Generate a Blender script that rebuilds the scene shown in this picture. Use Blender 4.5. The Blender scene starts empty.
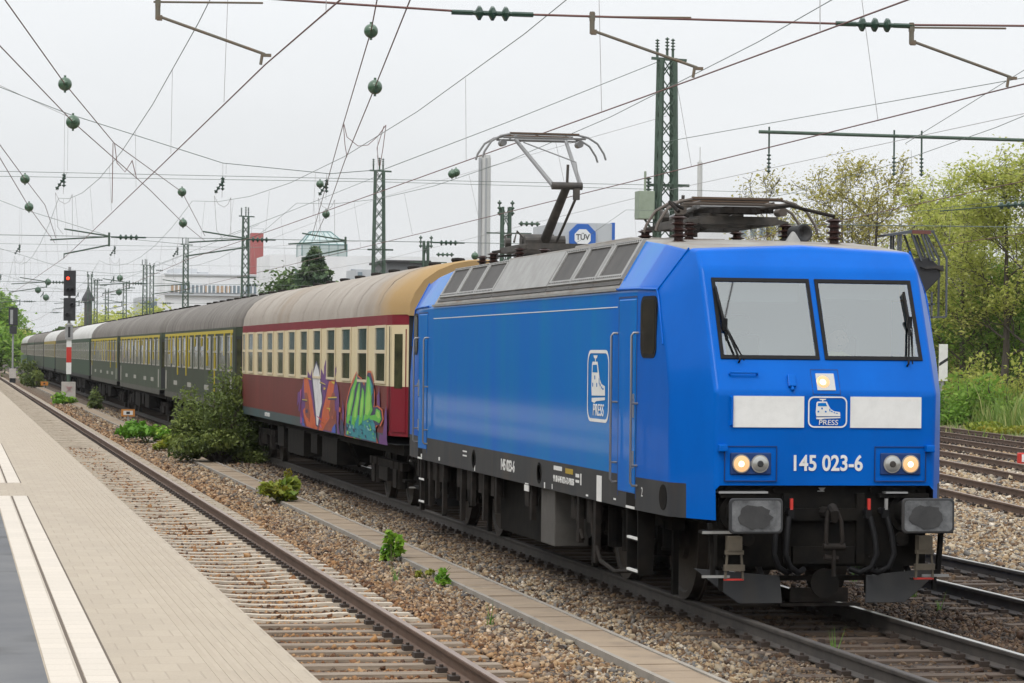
import bpy, math, random
import numpy as np
from mathutils import Vector, Matrix
R = math.radians
SC = bpy.context.scene
COL = SC.collection
random.seed(7)
rng = np.random.default_rng(7)

# ------------------------------------------------------------------ camera
CAM = Vector((-8.508, -26.227, 2.601))
YAW, PITCH, ROLL, FPX = 0.1959, 0.0046, 0.0101, 2810.8
fw = Vector((math.sin(YAW) * math.cos(PITCH), math.cos(YAW) * math.cos(PITCH), math.sin(PITCH)))
rt = Vector((math.cos(YAW), -math.sin(YAW), 0))
up = rt.cross(fw)
r2 = rt * math.cos(ROLL) + up * math.sin(ROLL)
u2 = up * math.cos(ROLL) - rt * math.sin(ROLL)
cd = bpy.data.cameras.new('camera')
cam = bpy.data.objects.new('camera', cd)
COL.objects.link(cam)
m = Matrix((r2, u2, -fw)).transposed().to_4x4()
m.translation = CAM
cam.matrix_world = m
cd.sensor_width = 36
cd.lens = FPX * 36 / 1024
cd.clip_start = 0.5
cd.clip_end = 6000
SC.camera = cam

# ------------------------------------------------------------------ sky, sun, exposure
SUN_EL, SUN_AZ = R(52), R(215)          # azimuth measured from +Y towards +X
W = bpy.data.worlds.new('World')
SC.world = W
W.use_nodes = True
nt = W.node_tree
nt.nodes.clear()
sky = nt.nodes.new('ShaderNodeTexSky')
sky.sky_type = 'NISHITA'
sky.sun_disc = False
sky.sun_elevation = SUN_EL
sky.sun_rotation = SUN_AZ
sky.dust_density = 4.0
sky.air_density = 1.0
bg = nt.nodes.new('ShaderNodeBackground')
bg.inputs[1].default_value = 0.10
mixw = nt.nodes.new('ShaderNodeMix')
mixw.data_type = 'RGBA'
mixw.inputs['Factor'].default_value = 0.93
ovc = nt.nodes.new('ShaderNodeValToRGB')      # overcast deck: a little brighter overhead than at the horizon
ovc.color_ramp.elements[0].position = 0.0
ovc.color_ramp.elements[0].color = (6.35, 6.48, 6.6, 1)
ovc.color_ramp.elements[1].position = 0.9
ovc.color_ramp.elements[1].color = (15.0, 15.3, 15.6, 1)
tcw = nt.nodes.new('ShaderNodeTexCoord')
sep = nt.nodes.new('ShaderNodeSeparateXYZ')
nt.links.new(tcw.outputs['Generated'], sep.inputs[0])
nt.links.new(sep.outputs['Z'], ovc.inputs[0])
cn = nt.nodes.new('ShaderNodeTexNoise'); cn.inputs['Scale'].default_value = 2.2; cn.inputs['Detail'].default_value = 5
cm = nt.nodes.new('ShaderNodeMapping'); cm.inputs['Scale'].default_value = (1, 1, 3.5)
nt.links.new(tcw.outputs['Generated'], cm.inputs[0]); nt.links.new(cm.outputs[0], cn.inputs['Vector'])
cr = nt.nodes.new('ShaderNodeMapRange'); cr.inputs['From Min'].default_value = .3; cr.inputs['From Max'].default_value = .7; cr.inputs['To Min'].default_value = .93; cr.inputs['To Max'].default_value = 1.05
nt.links.new(cn.outputs['Fac'], cr.inputs[0])
cmul = nt.nodes.new('ShaderNodeMix'); cmul.data_type = 'RGBA'; cmul.blend_type = 'MULTIPLY'; cmul.inputs['Factor'].default_value = 1
nt.links.new(ovc.outputs[0], cmul.inputs['A']); nt.links.new(cr.outputs[0], cmul.inputs['B'])
nt.links.new(sky.outputs[0], mixw.inputs['A'])
nt.links.new(cmul.outputs['Result'], mixw.inputs['B'])
nt.links.new(mixw.outputs['Result'], bg.inputs[0])
ow = nt.nodes.new('ShaderNodeOutputWorld')
nt.links.new(bg.outputs[0], ow.inputs[0])

sd = bpy.data.lights.new('sun', 'SUN')
sd.energy = 1.0
sd.angle = R(20)
sd.color = (1.0, 0.96, 0.9)
so = bpy.data.objects.new('sun', sd)
COL.objects.link(so)
sdir = Vector((math.sin(SUN_AZ) * math.cos(SUN_EL), math.cos(SUN_AZ) * math.cos(SUN_EL), math.sin(SUN_EL)))
so.rotation_euler = sdir.to_track_quat('Z', 'Y').to_euler()
so.location = (-20, -20, 60)

SC.view_settings.view_transform = 'Standard'
SC.view_settings.look = 'None'
SC.view_settings.gamma = 1
SC.view_settings.exposure = 0.36
SC.cycles.use_denoising = True
SC.cycles.max_bounces = 8
SC.cycles.transparent_max_bounces = 8
SC.cycles.volume_bounces = 0
SC.cycles.use_adaptive_sampling = True
SC.cycles.adaptive_threshold = 0.02

# ------------------------------------------------------------------ helpers
def tag(o, label=None, cat=None, group=None, kind=None):
    if label: o['label'] = label
    if cat: o['category'] = cat
    if group: o['group'] = group
    if kind: o['kind'] = kind
    return o

def empty(name, loc, label, cat, group=None):
    o = bpy.data.objects.new(name, None)
    COL.objects.link(o)
    o.location = loc
    o.empty_display_size = 0.2
    return tag(o, label, cat, group)

def copy_tree(o, parent=None):
    c = o.copy()
    COL.objects.link(c)
    c.parent = parent
    for ch in list(o.children):
        copy_tree(ch, c)
    return c

class MB:
    """collects geometry and links it as one mesh object"""
    def __init__(s):
        s.v = []; s.f = []; s.m = []
    def quad(s, a, b, c, d, mi=0):
        n = len(s.v); s.v += [tuple(a), tuple(b), tuple(c), tuple(d)]
        s.f.append((n, n + 1, n + 2, n + 3)); s.m.append(mi)
    def poly(s, pts, mi=0):
        n = len(s.v); s.v += [tuple(p) for p in pts]
        s.f.append(tuple(range(n, n + len(pts)))); s.m.append(mi)
    def box(s, c, d, mi=0, rot=None):
        n = len(s.v)
        hx, hy, hz = d[0] / 2, d[1] / 2, d[2] / 2
        for x, y, z in ((-1,-1,-1),(1,-1,-1),(1,1,-1),(-1,1,-1),(-1,-1,1),(1,-1,1),(1,1,1),(-1,1,1)):
            p = Vector((x * hx, y * hy, z * hz))
            if rot is not None: p = rot @ p
            s.v.append((p.x + c[0], p.y + c[1], p.z + c[2]))
        for q in ((0,3,2,1),(4,5,6,7),(0,1,5,4),(1,2,6,5),(2,3,7,6),(3,0,4,7)):
            s.f.append(tuple(n + i for i in q)); s.m.append(mi)
    def bx(s, x0, x1, y0, y1, z0, z1, mi=0):
        s.box(((x0 + x1) / 2, (y0 + y1) / 2, (z0 + z1) / 2), (abs(x1 - x0), abs(y1 - y0), abs(z1 - z0)), mi)
    def bar(s, a, b, w, h=None, mi=0):
        a = Vector(a); b = Vector(b); d = b - a; L = d.length
        if L < 1e-6: return
        q = d.to_track_quat('Z', 'Y').to_matrix()
        s.box((a + b) / 2, (w, h or w, L), mi, q)
    def tube(s, pts, r, n=6, mi=0, cap=True):
        pts = [Vector(p) for p in pts]
        rs = r if isinstance(r, (list, tuple)) else [r] * len(pts)
        base = len(s.v); prev = None
        for i, p in enumerate(pts):
            t = (pts[min(i + 1, len(pts) - 1)] - pts[max(i - 1, 0)])
            if t.length < 1e-9: t = Vector((0, 0, 1))
            t.normalize()
            if prev is None:
                x = t.orthogonal().normalized()
            else:
                x = prev - t * prev.dot(t)
                x = x.normalized() if x.length > 1e-6 else t.orthogonal().normalized()
            prev = x; y = t.cross(x)
            for k in range(n):
                a = 2 * math.pi * k / n
                q = p + (x * math.cos(a) + y * math.sin(a)) * rs[i]
                s.v.append((q.x, q.y, q.z))
        for i in range(len(pts) - 1):
            for k in range(n):
                a = base + i * n + k; b = base + i * n + (k + 1) % n
                s.f.append((a, b, b + n, a + n)); s.m.append(mi)
        if cap:
            s.f.append(tuple(base + k for k in reversed(range(n)))); s.m.append(mi)
            e = base + (len(pts) - 1) * n
            s.f.append(tuple(e + k for k in range(n))); s.m.append(mi)
    def cyl(s, a, b, r, r1=None, n=16, mi=0):
        s.tube([a, b], [r, r if r1 is None else r1], n, mi)
    def lathe(s, a, axis, prof, n=16, mi=0):
        """prof: list of (distance along axis, radius)"""
        a = Vector(a); t = Vector(axis).normalized()
        s.tube_r([a + t * d for d, _ in prof], [r for _, r in prof], t, n, mi)
    def tube_r(s, pts, rs, t, n, mi):
        base = len(s.v); x = t.orthogonal().normalized(); y = t.cross(x)
        for p, r in zip(pts, rs):
            for k in range(n):
                a = 2 * math.pi * k / n
                q = p + (x * math.cos(a) + y * math.sin(a)) * r
                s.v.append((q.x, q.y, q.z))
        for i in range(len(pts) - 1):
            for k in range(n):
                a = base + i * n + k; b = base + i * n + (k + 1) % n
                s.f.append((a, b, b + n, a + n)); s.m.append(mi)
        s.f.append(tuple(base + k for k in reversed(range(n)))); s.m.append(mi)
        e = base + (len(pts) - 1) * n
        s.f.append(tuple(e + k for k in range(n))); s.m.append(mi)
    def prism(s, pts, off, mi=0):
        """polygon pts (3D) extruded by vector off"""
        n = len(s.v); k = len(pts); off = Vector(off)
        s.v += [tuple(p) for p in pts]
        s.v += [tuple(Vector(p) + off) for p in pts]
        s.f.append(tuple(n + i for i in range(k))); s.m.append(mi)
        s.f.append(tuple(n + k + i for i in reversed(range(k)))); s.m.append(mi)
        for i in range(k):
            j = (i + 1) % k
            s.f.append((n + j, n + i, n + k + i, n + k + j)); s.m.append(mi)
    def sphere(s, c, r, mi=0, n=12, squash=1.0, h=8):
        c = Vector(c)
        prof = [(-r * squash * math.cos(math.pi * i / h), max(1e-4, r * math.sin(math.pi * i / h))) for i in range(h + 1)]
        s.tube_r([c + Vector((0, 0, d)) for d, _ in prof], [q for _, q in prof], Vector((0, 0, 1)), n, mi)
    def islands(s):
        par = list(range(len(s.v)))
        def find(a):
            while par[a] != a:
                par[a] = par[par[a]]; a = par[a]
            return a
        for f in s.f:
            r_ = find(f[0])
            for q in f[1:]: par[find(q)] = r_
        out = {}
        for f, m_ in zip(s.f, s.m):
            k = find(f[0]); d = out.setdefault(k, (MB(), {}))
            idx = []
            for q in f:
                if q not in d[1]:
                    d[1][q] = len(d[0].v); d[0].v.append(s.v[q])
                idx.append(d[1][q])
            d[0].f.append(tuple(idx)); d[0].m.append(m_)
        return [d[0] for d in out.values()]
    def build_each(s, name, mats, parent=None, org=(0, 0, 0), **k):
        return [q.build(name, mats, parent, org, **k) for q in s.islands()]
    def build(s, name, mats, parent=None, org=(0, 0, 0), smooth=None, bevel=None, fix=True):
        me = bpy.data.meshes.new(name)
        ox, oy, oz = org
        me.from_pydata([(x - ox, y - oy, z - oz) for x, y, z in s.v], [], s.f)
        mats = mats if isinstance(mats, (list, tuple)) else [mats]
        for q in mats: me.materials.append(q)
        me.polygons.foreach_set('material_index', s.m)
        if fix:
            import bmesh
            bm = bmesh.new(); bm.from_mesh(me)
            bmesh.ops.remove_doubles(bm, verts=bm.verts, dist=1e-5)
            bmesh.ops.recalc_face_normals(bm, faces=bm.faces)
            bm.to_mesh(me); bm.free()
        if smooth:
            me.polygons.foreach_set('use_smooth', [True] * len(me.polygons))
            me.set_sharp_from_angle(angle=R(smooth))
        me.update()
        o = bpy.data.objects.new(name, me)
        COL.objects.link(o)
        if parent is not None: o.parent = parent
        else: o.location = org
        if bevel:
            b = o.modifiers.new('bevel', 'BEVEL')
            b.width = bevel[0]; b.segments = bevel[1]; b.limit_method = 'ANGLE'; b.angle_limit = R(bevel[2] if len(bevel) > 2 else 30)
            b.harden_normals = False
        return o

# ------------------------------------------------------------------ materials
def lin(r, g, b):
    f = lambda c: (c / 255 / 12.92) if c / 255 <= 0.04045 else ((c / 255 + 0.055) / 1.055) ** 2.4
    return (f(r), f(g), f(b))

def mat(name, col, rough=0.7, metal=0.0, col2=None, scale=3.0, detail=6.0, lo=0.35, hi=0.65, stretch=(1, 1, 1), bump=None,
        coat=0.0, emit=None, spec=0.5, third=None, alpha=None, rough2=None):
    m = bpy.data.materials.new(name)
    m.use_nodes = True
    t = m.node_tree; N = t.nodes; L = t.links
    p = N['Principled BSDF']
    p.inputs['Base Color'].default_value = (*col, 1)
    p.inputs['Roughness'].default_value = rough
    p.inputs['Metallic'].default_value = metal
    p.inputs['Specular IOR Level'].default_value = spec
    if coat:
        p.inputs['Coat Weight'].default_value = coat
        p.inputs['Coat Roughness'].default_value = 0.08
    if emit:
        p.inputs['Emission Color'].default_value = (*emit[0], 1)
        p.inputs['Emission Strength'].default_value = emit[1]
    tc = N.new('ShaderNodeTexCoord')
    mp = N.new('ShaderNodeMapping')
    L.new(tc.outputs['Object'], mp.inputs[0])
    mp.inputs['Scale'].default_value = stretch
    if col2 is not None:
        nz = N.new('ShaderNodeTexNoise')
        nz.inputs['Scale'].default_value = scale
        nz.inputs['Detail'].default_value = detail
        nz.inputs['Roughness'].default_value = 0.65
        L.new(mp.outputs[0], nz.inputs['Vector'])
        rp = N.new('ShaderNodeValToRGB')
        rp.color_ramp.elements[0].position = lo
        rp.color_ramp.elements[1].position = hi
        rp.color_ramp.elements[0].color = (*col, 1)
        rp.color_ramp.elements[1].color = (*col2, 1)
        L.new(nz.outputs['Fac'], rp.inputs[0])
        out = rp.outputs[0]
        if third is not None:                    # (colour, scale, lo, hi): a second layer of stains
            nz2 = N.new('ShaderNodeTexNoise')
            nz2.inputs['Scale'].default_value = third[1]
            nz2.inputs['Detail'].default_value = 5
            L.new(mp.outputs[0], nz2.inputs['Vector'])
            mr = N.new('ShaderNodeMapRange')
            mr.inputs['From Min'].default_value = third[2]
            mr.inputs['From Max'].default_value = third[3]
            L.new(nz2.outputs['Fac'], mr.inputs[0])
            mx = N.new('ShaderNodeMix'); mx.data_type = 'RGBA'
            L.new(mr.outputs[0], mx.inputs['Factor'])
            L.new(out, mx.inputs['A'])
            mx.inputs['B'].default_value = (*third[0], 1)
            out = mx.outputs['Result']
        L.new(out, p.inputs['Base Color'])
        if rough2 is not None:
            mr2 = N.new('ShaderNodeMapRange')
            mr2.inputs['To Min'].default_value = rough
            mr2.inputs['To Max'].default_value = rough2
            mr2.inputs['From Min'].default_value = lo
            mr2.inputs['From Max'].default_value = hi
            L.new(nz.outputs['Fac'], mr2.inputs[0])
            L.new(mr2.outputs[0], p.inputs['Roughness'])
    if bump:                                      # (scale, strength, distance)
        nb = N.new('ShaderNodeTexNoise')
        nb.inputs['Scale'].default_value = bump[0]
        nb.inputs['Detail'].default_value = 4
        L.new(mp.outputs[0], nb.inputs['Vector'])
        bp = N.new('ShaderNodeBump')
        bp.inputs['Strength'].default_value = bump[1]
        bp.inputs['Distance'].default_value = bump[2]
        L.new(nb.outputs['Fac'], bp.inputs['Height'])
        L.new(bp.outputs[0], p.inputs['Normal'])
    return m

def glass_mat(name, tint, refl=0.4):
    m = bpy.data.materials.new(name)
    m.use_nodes = True
    t = m.node_tree; N = t.nodes; L = t.links
    N.remove(N['Principled BSDF'])
    tr = N.new('ShaderNodeBsdfTransparent'); tr.inputs[0].default_value = (*tint, 1)
    gl = N.new('ShaderNodeBsdfGlossy'); gl.inputs['Roughness'].default_value = 0.03
    gl.inputs[0].default_value = (0.9, 0.95, 0.95, 1)
    mx = N.new('ShaderNodeMixShader')
    fr = N.new('ShaderNodeLayerWeight'); fr.inputs[0].default_value = refl
    L.new(fr.outputs['Fresnel'], mx.inputs[0])
    L.new(tr.outputs[0], mx.inputs[1]); L.new(gl.outputs[0], mx.inputs[2])
    L.new(mx.outputs[0], N['Material Output'].inputs[0])
    return m

def leaf_mat(name, c1, c2, c3, trans=0.3):
    m = bpy.data.materials.new(name)
    m.use_nodes = True
    t = m.node_tree; N = t.nodes; L = t.links
    p = N['Principled BSDF']
    p.inputs['Roughness'].default_value = 0.55
    p.inputs['Specular IOR Level'].default_value = 0.3
    at = N.new('ShaderNodeAttribute'); at.attribute_name = 'rnd'
    rp = N.new('ShaderNodeValToRGB')
    e = rp.color_ramp.elements
    e[0].color = (*c1, 1); e[1].color = (*c3, 1)
    k = e.new(0.5); k.color = (*c2, 1)
    L.new(at.outputs['Fac'], rp.inputs[0])
    L.new(rp.outputs[0], p.inputs['Base Color'])
    tl = N.new('ShaderNodeBsdfTranslucent')
    L.new(rp.outputs[0], tl.inputs[0])
    mx = N.new('ShaderNodeMixShader'); mx.inputs[0].default_value = trans
    L.new(p.outputs[0], mx.inputs[1]); L.new(tl.outputs[0], mx.inputs[2])
    L.new(mx.outputs[0], N['Material Output'].inputs[0])
    return m

M = {}
M['blue'] = mat('blue_paint', (0.0003, 0.115, 0.52), 0.35, col2=(0.0003, 0.10, 0.46), scale=1.6, stretch=(1, 1, .4), coat=0.10, spec=.05, bump=(1.5, .04, .02))
M['blue_side'] = mat('blue_paint_side', (0.0002, 0.135, 0.55), 0.4, col2=(0.0003, 0.18, 0.50), scale=1.6, stretch=(1, .8, .10), coat=0.38, spec=.02, bump=(3.0, .06, .015))
M['blue_edge'] = mat('blue_shadow_gap', (0.001, 0.03, 0.14), 0.6)
M['skirt'] = mat('dark_grey_skirt', (0.030, 0.032, 0.036), 0.65, col2=(0.045, 0.045, 0.045), scale=3, stretch=(1, 1, .3), third=((0.062, 0.05, 0.04), 1.7, .52, .75), spec=.3)
M['black'] = mat('black_underframe', (0.006, 0.006, 0.006), 0.8, col2=(0.014, 0.012, 0.010), scale=5, spec=.1)
M['grime'] = mat('brake_dust_metal', (0.010, 0.009, 0.008), 0.8, col2=(0.026, 0.021, 0.018), scale=6, spec=.15)
M['rubber'] = mat('black_rubber', (0.008, 0.008, 0.009), 0.6, spec=.2)
M['white'] = mat('white_paint', (0.78, 0.78, 0.76), 0.5, col2=(0.68, 0.68, 0.66), scale=5)
M['roofgrey'] = mat('grey_roof_sheet', (0.27, 0.26, 0.24), 0.6, col2=(0.20, 0.185, 0.165), scale=1.6, third=((0.17, 0.13, 0.10), 2.2, .5, .7))
M['alu'] = mat('grey_louvre_frame', (0.30, 0.30, 0.29), 0.55, col2=(0.23, 0.225, 0.215), scale=4)
M['louvre'] = mat('dark_louvre_mesh', (0.055, 0.052, 0.05), 0.7, col2=(0.075, 0.07, 0.066), scale=3)
M['steel'] = mat('bare_steel', (0.42, 0.42, 0.42), 0.4, metal=0.7)
M['plate'] = mat('worn_buffer_face', (0.06, 0.062, 0.065), 0.6, col2=(0.17, 0.175, 0.18), scale=7, lo=.35, hi=.65)
M['cabblind'] = mat('grey_blind', (.25, .28, .29), .8)
M['grease'] = mat('dark_grease', (0.028, 0.028, 0.029), .6, col2=(0.05, 0.05, 0.05), scale=6)
M['railsteel'] = mat('dull_handrail_steel', (0.26, 0.26, 0.26), .45, metal=.5)
M['copper'] = mat('carbon_strip', (0.11, 0.07, 0.045), 0.5, metal=0.3)
M['darkiron'] = mat('dark_iron', (0.03, 0.028, 0.026), 0.6, col2=(0.07, 0.06, 0.05), scale=6)
M['insul'] = mat('brown_insulator', (0.032, 0.014, 0.011), 0.4, spec=.3)
M['lampglass'] = mat('lamp_reflector', (0.45, 0.45, 0.43), 0.15, metal=0.6)
M['lamplit'] = mat('lit_lamp', (0.35, 0.22, 0.12), 0.3, emit=((1.0, 0.55, 0.24), 0.62))
M['lampcore'] = mat('lit_lamp_core', (1, 1, 0.9), 0.3, emit=((1.0, 0.82, 0.52), 1.3))
M['red'] = mat('red_paint', (0.5, 0.03, 0.02), 0.5)
M['yellow'] = mat('yellow_paint', (0.42, 0.30, 0.02), 0.6, col2=(0.36, 0.24, 0.03), scale=3)
M['windscreen'] = glass_mat('windscreen_glass', (0.88, 0.97, 0.97), 0.67)
M['darkglass'] = mat('dark_window_glass', (0.012, 0.011, 0.010), 0.25, col2=(0.04, 0.032, 0.024), scale=2.5, spec=.08)
M['cabin'] = mat('cab_lining', (0.62, 0.66, 0.65), 0.8)
M['paper'] = mat('paper', (0.75, 0.75, 0.72), 0.8)
# ------------------------------------------------------------------ ground, ballast bed, platform
M['ground'] = mat('ground_soil', (0.10, 0.085, 0.06), 0.95, col2=(0.06, 0.075, 0.03), scale=0.05, third=((0.13, 0.11, 0.085), 0.6, .5, .7), bump=(2, .6, .1))
g = MB(); g.quad((-1500, -200, -.5), (1500, -200, -.5), (1500, 2500, -.5), (-1500, 2500, -.5))
tag(g.build('ground', M['ground'], fix=False), kind='structure')

def gravel_mat(name, stops, scale=16.0, bump=1.0):
    """crushed stone: one colour per cell, edges sunk, large dirty patches by position"""
    m = bpy.data.materials.new(name); m.use_nodes = True
    t = m.node_tree; N = t.nodes; L = t.links; p = N['Principled BSDF']
    p.inputs['Roughness'].default_value = 0.9
    geo = N.new('ShaderNodeNewGeometry')
    vo = N.new('ShaderNodeTexVoronoi'); vo.inputs['Scale'].default_value = scale
    L.new(geo.outputs['Position'], vo.inputs['Vector'])
    sp = N.new('ShaderNodeSeparateColor'); L.new(vo.outputs['Color'], sp.inputs[0])
    rp = N.new('ShaderNodeValToRGB'); e = rp.color_ramp.elements
    e[0].position, e[0].color = stops[0][0], (*stops[0][1], 1)
    e[1].position, e[1].color = stops[-1][0], (*stops[-1][1], 1)
    for q in stops[1:-1]:
        k = e.new(q[0]); k.color = (*q[1], 1)
    L.new(sp.outputs[0], rp.inputs[0])
    col = stain(N, L, geo, rp.outputs[0])
    L.new(col, p.inputs['Base Color'])
    bp = N.new('ShaderNodeBump'); bp.inputs['Strength'].default_value = bump; bp.inputs['Distance'].default_value = 0.03
    mr = N.new('ShaderNodeMath'); mr.operation = 'MULTIPLY'; mr.inputs[1].default_value = -1
    L.new(vo.outputs['Distance'], mr.inputs[0]); L.new(mr.outputs[0], bp.inputs['Height'])
    L.new(bp.outputs[0], p.inputs['Normal'])
    return m

def stain(N, L, geo, col):
    """oil and brake dust lie along the used tracks (real dirt, by distance from the track centre)"""
    sx = N.new('ShaderNodeSeparateXYZ'); L.new(geo.outputs['Position'], sx.inputs[0])
    nz = N.new('ShaderNodeTexNoise'); nz.inputs['Scale'].default_value = 0.9; nz.inputs['Detail'].default_value = 6
    L.new(geo.outputs['Position'], nz.inputs['Vector'])
    ad = N.new('ShaderNodeMath'); ad.operation = 'MULTIPLY_ADD'; ad.inputs[1].default_value = 1.6; 
    L.new(nz.outputs['Fac'], ad.inputs[0]); L.new(sx.outputs['X'], ad.inputs[2])
    rp = N.new('ShaderNodeValToRGB'); e = rp.color_ramp.elements
    def px(x): return (x + 0.8 + 8) / 24
    pts = [(-8, 0.0), (-2.1, 0.1), (-1.5, 0.45), (-0.85, 0.9), (0.5, 1.0), (4.4, 0.95), (5.6, 0.0)]
    e[0].position = px(pts[0][0]); e[0].color = (pts[0][1],) * 3 + (1,)
    e[1].position = px(pts[-1][0]); e[1].color = (pts[-1][1],) * 3 + (1,)
    for x, v in pts[1:-1]:
        k = e.new(px(x)); k.color = (v, v, v, 1)
    mr = N.new('ShaderNodeMapRange'); mr.inputs['From Min'].default_value = -8; mr.inputs['From Max'].default_value = 16
    L.new(ad.outputs[0], mr.inputs[0]); L.new(mr.outputs[0], rp.inputs[0])
    mx = N.new('ShaderNodeMix'); mx.data_type = 'RGBA'; mx.blend_type = 'MULTIPLY'
    L.new(rp.outputs[0], mx.inputs['Factor']); L.new(col, mx.inputs['A'])
    mx.inputs['B'].default_value = (0.22, 0.165, 0.13, 1)
    r3 = N.new('ShaderNodeValToRGB'); e = r3.color_ramp.elements
    e[0].position = px(-8); e[0].color = (.55, .55, .55, 1); e[1].position = px(-2.2); e[1].color = (0, 0, 0, 1)
    for x, v in ((-5.2, .75), (-4.2, 1.0), (-3.5, .55), (-2.8, .1)):
        k = e.new(px(x)); k.color = (v, v, v, 1)
    L.new(mr.outputs[0], r3.inputs[0])
    m3 = N.new('ShaderNodeMix'); m3.data_type = 'RGBA'; m3.blend_type = 'MULTIPLY'
    L.new(r3.outputs[0], m3.inputs['Factor']); L.new(mx.outputs['Result'], m3.inputs['A']); m3.inputs['B'].default_value = (0.90, 0.58, 0.32, 1)
    return m3.outputs['Result']

STONE = [(0.0, (0.03, 0.018, 0.011)), (0.24, (0.16, 0.09, 0.042)), (0.45, (0.35, 0.25, 0.14)), (0.62, (0.41, 0.335, 0.23)), (0.76, (0.20, 0.18, 0.158)), (0.88, (0.085, 0.082, 0.08)), (0.95, (0.34, 0.29, 0.215)), (1.0, (0.66, 0.58, 0.47))]
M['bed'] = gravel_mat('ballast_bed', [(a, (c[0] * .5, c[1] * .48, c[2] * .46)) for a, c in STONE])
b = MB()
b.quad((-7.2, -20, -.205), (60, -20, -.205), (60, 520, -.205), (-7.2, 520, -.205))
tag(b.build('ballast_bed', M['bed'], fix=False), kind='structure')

# loose stones: real crushed rock lying on the bed, one seamless layer
def stone_mat():
    m = bpy.data.materials.new('ballast_stone'); m.use_nodes = True
    t = m.node_tree; N = t.nodes; L = t.links; p = N['Principled BSDF']
    p.inputs['Roughness'].default_value = 0.85
    geo = N.new('ShaderNodeNewGeometry')
    at = N.new('ShaderNodeAttribute'); at.attribute_name = 'rnd'
    rp = N.new('ShaderNodeValToRGB'); e = rp.color_ramp.elements
    e[0].position, e[0].color = 0, (*STONE[0][1], 1)
    e[1].position, e[1].color = 1, (*STONE[-1][1], 1)
    for q in STONE[1:-1]:
        k = e.new(q[0]); k.color = (*q[1], 1)
    L.new(at.outputs['Fac'], rp.inputs[0])
    L.new(stain(N, L, geo, rp.outputs[0]), p.inputs['Base Color'])
    return m
M['stone'] = stone_mat()

def scatter_stones():
    zones = []   # x0,x1,y0,y1,density per m2, size
    zones.append((-3.66, -2.63, -9, 24, 700, .0190)); zones.append((-3.66, -2.63, 24, 60, 260, .026)); zones.append((-3.66, -2.63, 60, 120, 90, .034)); zones.append((-2.09, -0.85, 60, 110, 60, .034))
    zones.append((-2.09, -0.85, -9, 26, 700, .0190)); zones.append((-2.09, -0.85, 26, 60, 220, .026))
    zones.append((-6.2, -3.66, -9, 20, 300, .0185)); zones.append((-6.2, -3.66, 20, 55, 110, .020))
    zones.append((-0.85, 0.85, -9, 4, 110, .024))
    zones.append((0.85, 2.85, -8, 14, 580, .0190))
    zones.append((2.9, 4.45, -6, 14, 110, .024))
    zones.append((4.45, 12.5, -2, 34, 430, .0235))
    zones.append((10.0, 24, 16, 60, 70, .034))
    P = []; S = []
    for x0, x1, y0, y1, d, s in zones:
        n = int((x1 - x0) * (y1 - y0) * d)
        q = np.empty((n, 2)); q[:, 0] = rng.uniform(x0, x1, n); q[:, 1] = rng.uniform(y0, y1, n)
        P.append(q); S.append(np.full(n, s) * rng.lognormal(0, .28, n))
    P = np.concatenate(P); S = np.concatenate(S)
    # keep what the photo could see, with a margin
    dx = P[:, 0] - CAM.x; dy = P[:, 1] - CAM.y
    ang = np.arctan2(dx, dy)
    ok = (ang > -0.06) & (ang < 0.44)
    # not on the rails
    for c in (-4.97, 0.0, 3.62):
        for r_ in (-.755, .755):
            ok &= np.abs(P[:, 0] - c - r_) > 0.10
    ph = np.mod(P[:, 1] + 12, .62); ph = np.minimum(ph, .62 - ph)
    ok &= ~((P[:, 0] < -3.66) & (ph < .10) & (rng.random(len(P)) < .9))
    P = P[ok]; S = S[ok]; n = len(P)
    cube = np.array([(-1,-1,-1),(1,-1,-1),(1,1,-1),(-1,1,-1),(-1,-1,1),(1,-1,1),(1,1,1),(-1,1,1)], float) * .72
    V = cube[None] * (1 + rng.uniform(-.42, .32, (n, 8, 3))) * (np.array([1.15, 1.0, .75])[None, None] * rng.uniform(.7, 1.3, (n, 1, 3)))
    q = rng.normal(size=(n, 4)); q /= np.linalg.norm(q, axis=1)[:, None]
    w, x, y, z = q.T
    Rm = np.stack([1-2*(y*y+z*z), 2*(x*y-w*z), 2*(x*z+w*y), 2*(x*y+w*z), 1-2*(x*x+z*z), 2*(y*z-w*x), 2*(x*z-w*y), 2*(y*z+w*x), 1-2*(x*x+y*y)], -1).reshape(n, 3, 3)
    V = np.einsum('nij,nkj->nki', Rm, V) * S[:, None, None]
    zz = -.205 + S * rng.uniform(-.1, .75, n) - np.where((P[:, 0] < -3.66) | (np.abs(P[:, 0]) < .85), .012, 0)
    V[:, :, 0] += P[:, 0, None]; V[:, :, 1] += P[:, 1, None]; V[:, :, 2] += zz[:, None]
    F = np.array([(0,3,2,1),(4,5,6,7),(0,1,5,4),(1,2,6,5),(2,3,7,6),(3,0,4,7)])
    faces = (np.arange(n)[:, None, None] * 8 + F[None]).reshape(-1)
    me = bpy.data.meshes.new('ballast')
    me.vertices.add(n * 8); me.vertices.foreach_set('co', V.reshape(-1).astype(np.float32))
    me.loops.add(n * 24); me.loops.foreach_set('vertex_index', faces.astype(np.int32))
    me.polygons.add(n * 6); me.polygons.foreach_set('loop_start', np.arange(0, n * 24, 4, dtype=np.int32))
    me.update(calc_edges=True)
    a = me.attributes.new('rnd', 'FLOAT', 'POINT')
    a.data.foreach_set('value', np.repeat(rng.uniform(0, 1, n), 8).astype(np.float32))
    me.materials.append(M['stone'])
    o = bpy.data.objects.new('ballast_stones', me); COL.objects.link(o)
    tag(o, 'crushed tan and grey ballast stones lying between the tracks', 'gravel', kind='stuff')
    print('stones', n)
scatter_stones()

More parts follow.
